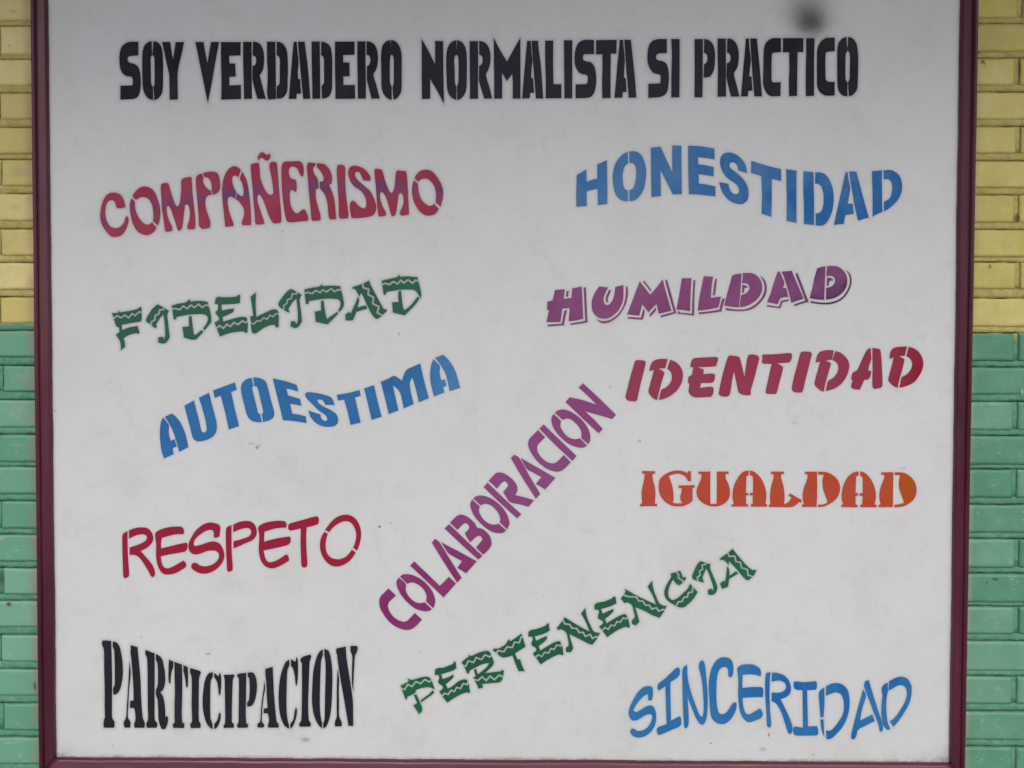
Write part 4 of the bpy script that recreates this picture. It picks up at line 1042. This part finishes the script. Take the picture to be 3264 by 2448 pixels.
def parse(block):
    """-> list of letters; a letter is (fills, cuts) in photo pixels"""
    letters = []; x0 = y0 = 0; s = 1
    for ln in block.strip().splitlines():
        ln = ln.strip()
        if not ln: continue
        if ln[0] == '@':
            x0, y0, s = map(float, ln[1:].split()); continue
        if ln[0] == '#': letters.append(([], [])); continue
        if not letters: letters.append(([], []))
        if ln[0] == '~':
            w, rest = ln[1:].split(' ', 1)
            pts = [tuple(map(float, q.split(','))) for q in rest.split()]
            poly = ribbon(pts, float(w)); dst = letters[-1][1]
        else:
            pts = [tuple(map(float, q.split(','))) for q in ln.split()]
            poly = smooth_poly(pts, step=5.0 * s); dst = letters[-1][0]
        dst.append([(x0 + float(p[0]) / s, y0 + float(p[1]) / s) for p in poly])
    return [l for l in letters if l[0]]

LY = PY - .0006                                # paint film of the letters, just proud of the panel
HY = PY - .0003                                # drift of spray round them

def letter_mesh(fills, cuts):
    """triangulate the fills and drop what the cut lines remove"""
    pts, faces = [], []
    for poly in fills + cuts:
        b = len(pts)
        ar = sum(p[0] * q[1] - q[0] * p[1] for p, q in zip(poly, poly[1:] + poly[:1]))
        if ar > 0: poly = poly[::-1]               # the triangulator wants every outline counter-clockwise
        pts += [Vector((p[0], -p[1])) for p in poly]
        faces.append(list(range(b, b + len(poly))))
    r = delaunay_2d_cdt(pts, [], faces, 1, 1e-4)
    nf = len(fills)
    keep = [f for f, of in zip(r[2], r[5]) if any(i < nf for i in of) and not any(i >= nf for i in of)]
    return r[0], keep

def inside(poly, X, Y):
    c = np.zeros(X.shape, bool)
    n = len(poly)
    for i in range(n):
        (xa, ya), (xb, yb) = poly[i], poly[(i + 1) % n]
        if ya == yb: continue
        m = ((ya > Y) != (yb > Y)) & (X < (xb - xa) * (Y - ya) / (yb - ya) + xa)
        c ^= m
    return c

def spray_mesh(name, letters, mat, amp, sigma, cell=3.2, parent=None, seed=0):
    """thin overspray: coverage falls off with the distance from the stencil edge"""
    xs = [p[0] for l in letters for q in l[0] for p in q]; ys = [p[1] for l in letters for q in l[0] for p in q]
    pad = sigma * 4
    gx = np.arange(min(xs) - pad, max(xs) + pad, cell); gy = np.arange(min(ys) - pad, max(ys) + pad, cell)
    A = np.zeros((len(gy), len(gx)))
    for fills, cuts in letters:
        for poly in fills:
            px = [p[0] for p in poly]; py = [p[1] for p in poly]
            i0 = max(0, int((min(px) - pad - gx[0]) / cell)); i1 = int((max(px) + pad - gx[0]) / cell) + 1
            j0 = max(0, int((min(py) - pad - gy[0]) / cell)); j1 = int((max(py) + pad - gy[0]) / cell) + 1
            X, Y = np.meshgrid(gx[i0:i1], gy[j0:j1])
            dm = np.full(X.shape, 1e9)
            n = len(poly)
            for q in range(n):
                a_ = np.array(poly[q]); b_ = np.array(poly[(q + 1) % n]); d = b_ - a_; L2 = max(1e-9, d @ d)
                t = np.clip(((X - a_[0]) * d[0] + (Y - a_[1]) * d[1]) / L2, 0, 1)
                dm = np.minimum(dm, (X - a_[0] - t * d[0]) ** 2 + (Y - a_[1] - t * d[1]) ** 2)
            dd = np.sqrt(dm); dd[inside(poly, X, Y)] = 0
            A[j0:j1, i0:i1] = np.maximum(A[j0:j1, i0:i1], amp * np.exp(-dd / sigma))
    idx = -np.ones(A.shape, int); V = []; val = []; Fc = []
    on = A > .012
    fcells = on[:-1, :-1] | on[1:, :-1] | on[:-1, 1:] | on[1:, 1:]
    use = np.zeros(A.shape, bool)
    use[:-1, :-1] |= fcells; use[1:, :-1] |= fcells; use[:-1, 1:] |= fcells; use[1:, 1:] |= fcells
    jj, ii = np.nonzero(use)
    idx[jj, ii] = np.arange(len(jj))
    wx, wz = onwall(gx[ii], gy[jj], HY)
    V = np.stack([wx, np.full(len(wx), HY), wz], 1)
    fj, fi = np.nonzero(fcells)
    Fc = np.stack([idx[fj + 1, fi], idx[fj + 1, fi + 1], idx[fj, fi + 1], idx[fj, fi]], 1)
    vals = A[jj, ii]
    vals = np.where(vals > .012, vals, 0)
    o = link(name, V.tolist(), Fc.tolist(), mat)
    setattr_f(o, 'spray', vals)
    if parent: setparent(o, parent)
    return o

BANDX = [350, 410, 480, 545, 615, 680, 740, 830, 930, 1040, 1090, 1160, 1240, 1310, 1370]
BANDY = [700, 668, 650, 642, 628, 624, 618, 606, 598, 594, 594, 602, 598, 600, 612]
def st(a_, b_, v): 
    t = max(0, min(1, (v - a_) / (b_ - a_))); return t * t * (3 - 2 * t)
WORDS = {
 'heading': ('black stencilled heading SOY VERDADERO NORMALISTA SI PRACTICO', (.020, .021, .027), (.030, .033, .048), (.034, .036, .046), lambda x, y: st(1250, 1500, x) * (1 - st(2200, 2400, x)), .26, 4.0, False),
 'companerismo': ('crimson word COMPAÑERISMO arched, with a purple band sprayed through it', (.36, .046, .090), (.20, .066, .175), (.41, .068, .115), None, .22, 4.0, True),
 'honestidad': ('blue wavy word HONESTIDAD', (.060, .20, .45), (.028, .15, .42), (.11, .25, .48), lambda x, y: st(2100, 2500, x), .16, 3.6, False),
 'fidelidad': ('dark green word FIDELIDAD with zigzag lines through its letters', (.045, .125, .082), (.045, .125, .082), (.03, .165, .085), lambda x, y: 0, .26, 3.6, False),
 'humildad': ('purple word HUMILDAD with drop shadows, darker at its last letters', (.25, .070, .19), (.078, .028, .10), (.29, .10, .235), lambda x, y: .75 * st(2440, 2620, x) + .25 * st(2620, 2680, x), .12, 3.2, False),
 'autoestima': ('blue word AUTOESTIMA rising in a wave', (.042, .18, .43), (.08, .235, .49), (.03, .15, .39), lambda x, y: st(1300, 1450, x), .14, 3.2, False),
 'identidad': ('crimson slanted word IDENTIDAD', (.32, .058, .108), (.29, .014, .038), (.35, .040, .082), lambda x, y: .35 * st(2600, 2750, x) + .65 * st(2820, 2900, x), .12, 3.2, False),
 'colaboracion': ('magenta purple word COLABORACION climbing diagonally', (.27, .085, .23), (.24, .030, .145), (.30, .06, .19), lambda x, y: st(1500, 1900, y), .12, 3.0, False),
 'igualdad': ('orange red word IGUALDAD in bulging letters', (.52, .082, .058), (.46, .10, .008), (.50, .065, .028), lambda x, y: .25 * st(2060, 2500, x) + .75 * st(2800, 2880, x), .13, 3.0, False),
 'respeto': ('crimson word RESPETO in thin rounded letters', (.335, .018, .055), (.335, .018, .055), (.38, .016, .038), lambda x, y: 0, .12, 3.0, False),
 'participacion': ('black word PARTICIPACION sagging in the middle', (.021, .021, .028), (.017, .021, .026), (.030, .028, .042), lambda x, y: st(700, 1000, x), .24, 3.6, False),
 'pertenencia': ('dark green word PERTENENCIA with zigzag lines, climbing to the right', (.022, .105, .055), (.035, .115, .072), (.014, .17, .065), lambda x, y: st(1700, 2100, x), .24, 3.4, False),
 'sinceridad': ('bright blue handwritten word SINCERIDAD', (.026, .175, .43), (.018, .145, .42), (.045, .21, .45), lambda x, y: st(2350, 2500, x), .18, 3.6, False),
}
blocks = {}
for chunk in TR.split('%%')[1:]:
    nm, body = chunk.split('\n', 1); blocks[nm.strip()] = body
for wname, (label, ca, cb, cv, tone, amp, sig, band) in WORDS.items():
    letters = parse(blocks[wname])
    mt = mat_letter('paint_' + wname, ca, cb, cv, band)
    mid = tuple((p + q) / 2 for p, q in zip(ca, cb))
    sp = mat_spray('overspray_' + wname, ca)
    word = spray_mesh('painted_word', letters, sp, amp, sig, parent=board)
    word['label'] = label
    for fills, cuts in letters:
        vs, fs = letter_mesh(fills, cuts)
        px = np.array([v.x for v in vs]); py = -np.array([v.y for v in vs])
        wx, wz = onwall(px, py, LY)
        o = link('letter', [(x, LY, z) for x, z in zip(wx, wz)], fs, mt)
        if band: tv = (py - np.interp(px, BANDX, BANDY)) / 27.0
        else: tv = [tone(x, y) for x, y in zip(px, py)]
        setattr_f(o, 'tone', tv)
        setparent(o, word)

# soft black smudge above the end of the heading: overlapping blurred blobs
def soft_blobs(name, blobs, col, label, cell=4.0):
    gx = np.arange(min(b[0] - 3 * b[2] for b in blobs), max(b[0] + 3 * b[2] for b in blobs), cell)
    gy = np.arange(min(b[1] - 3 * b[3] for b in blobs), max(b[1] + 3 * b[3] for b in blobs), cell)
    X, Y = np.meshgrid(gx, gy); A = np.zeros(X.shape)
    for bx, by, sx, sy, a_ in blobs:
        A = 1 - (1 - A) * (1 - a_ * np.exp(-.5 * (((X - bx) / sx) ** 2 + ((Y - by) / sy) ** 2)))
    A[A < .008] = 0
    wx, wz = onwall(X.ravel(), Y.ravel(), HY + .0001)
    W_ = X.shape[1]; H_ = X.shape[0]
    Fc = [(j * W_ + W_ + i, j * W_ + W_ + i + 1, j * W_ + i + 1, j * W_ + i) for j in range(H_ - 1) for i in range(W_ - 1)]
    o = link(name, [(x, HY + .0001, z) for x, z in zip(wx, wz)], Fc, mat_spray('blob_' + name, col, .25))
    setattr_f(o, 'spray', A.ravel()); o['label'] = label; setparent(o, board)
soft_blobs('black_smudge', [(2586, 76, 29, 23, .42), (2578, 50, 42, 40, .36), (2570, 12, 48, 44, .12)], (.028, .030, .032), 'soft black smudge above the end of the heading')

# small dirt marks on the panel
M_DIRT = mat_spray('dirt', (.10, .095, .08))
specks = [(819, 1427, 3.5, 5, .5), (1210, 1679, 4, 3.5, .65), (1245, 1668, 2.5, 2, .5), (1262, 1692, 1.5, 2, .4), (2266, 2369, 2.5, 2.5, .6),
          (2451, 2342, 3, 6, .45), (2432, 2389, 9, 6, .2), (975, 2358, 13, 7, .24), (2290, 1116, 3, 6, .22), (2303, 1095, 2, 7, .12), (2039, 1405, 4, 4, .35),
          (663, 2084, 7, 3, .3), (802, 1414, 9, 3, .2), (826, 1420, 7, 4, .18), (450, 2030, 2, 4, .25), (2532, 1348, 7, 3, .18), (1272, 1065, 2, 4, .4),
          (900, 738, 2, 4, .35), (360, 2378, 3, 2, .3), (1730, 1900, 3, 2, .2), (178, 1310, 2, 2, .5), (2880, 1492, 9, 2, .25),
          (2592, 2406, 3, 2, .4), (1340, 2080, 6, 4, .12), (1632, 2195, 2, 2, .4), (1945, 1235, 4, 5, .2), (1515, 1368, 2, 3, .25), (2330, 1722, 4, 3, .15)]
for sx, sy, rx, ry, a_ in specks:
    V = [(0, 0)]; n = 14
    for ring_ in (.45, 1.0, 1.7):
        for i in range(n):
            th = 2 * math.pi * i / n; k = ring_ * (1 + .28 * noise.noise(Vector((math.cos(th) * 1.7 + sx, math.sin(th) * 1.7, ring_ * .3))))
            V.append((math.cos(th) * rx * k, math.sin(th) * ry * k))
    val = [a_] + [a_] * n + [a_ * .45] * n + [0] * n
    Fc = [(0, 1 + (i + 1) % n, 1 + i) for i in range(n)]
    for r_ in (0, 1):
        b = 1 + r_ * n
        Fc += [(b + i, b + (i + 1) % n, b + n + (i + 1) % n, b + n + i) for i in range(n)]
    wx, wz = onwall([sx + v[0] for v in V], [sy + v[1] for v in V], HY + .0002)
    o = link('dirt_speck', [(x, HY + .0002, z) for x, z in zip(wx, wz)], Fc, M_DIRT)
    setattr_f(o, 'spray', val); setparent(o, board)

# chips and stains on the painted bricks
CH = {'rust': mat_spray('rust_chip', (.22, .045, .025), .4), 'dark': mat_spray('dark_chip', (.05, .03, .035), .6), 'pale': mat_spray('pale_scuff', (.6, .64, .55), .8)}
for k, sx, sy, rx, ry, a_ in [('rust', 27, 1925, 6, 6, .85), ('dark', 3133, 196, 6, 5, .6), ('dark', 3140, 203, 3, 3, .5), ('dark', 3120, 168, 4, 3, .7),
                              ('dark', 3156, 849, 4, 6, .5), ('dark', 3172, 1846, 9, 4, .45), ('dark', 3146, 1858, 3, 3, .4), ('dark', 3243, 692, 6, 10, .6),
                              ('dark', 3249, 222, 4, 26, .5), ('dark', 110, 2186, 4, 12, .5), ('dark', 3, 1842, 5, 26, .6), ('dark', 47, 606, 20, 2, .3),
                              ('pale', 40, 35, 14, 4, .4), ('pale', 60, 1420, 16, 4, .35), ('pale', 30, 2368, 14, 3, .5), ('pale', 8, 1716, 8, 4, .6),
                              ('pale', 3160, 1288, 14, 5, .4), ('pale', 3258, 1250, 5, 8, .6), ('pale', 70, 1205, 24, 14, .22), ('pale', 45, 660, 22, 8, .2),
                              ('pale', 60, 1320, 26, 18, .2), ('pale', 60, 545, 22, 14, .25), ('dark', 30, 145, 5, 2, .3)]:
    V = [(0, 0)]; n = 14
    for ring_ in (.45, 1.0, 1.7):
        for i in range(n):
            th = 2 * math.pi * i / n; q = ring_ * (1 + .45 * noise.noise(Vector((math.cos(th) * 2 + sx, math.sin(th) * 2, ring_ * .3))))
            V.append((math.cos(th) * rx * q, math.sin(th) * ry * q))
    val = [a_] + [a_] * n + [a_ * .5] * n + [0] * n
    Fc = [(0, 1 + (i + 1) % n, 1 + i) for i in range(n)]
    for r_ in (0, 1):
        b = 1 + r_ * n
        Fc += [(b + i, b + (i + 1) % n, b + n + (i + 1) % n, b + n + i) for i in range(n)]
    wx, wz = onwall([sx + v[0] for v in V], [sy + v[1] for v in V], -.0026)
    o = link('paint_chip', [(x, -.0026, z) for x, z in zip(wx, wz)], Fc, CH[k])
    setattr_f(o, 'spray', val); setparent(o, wall)
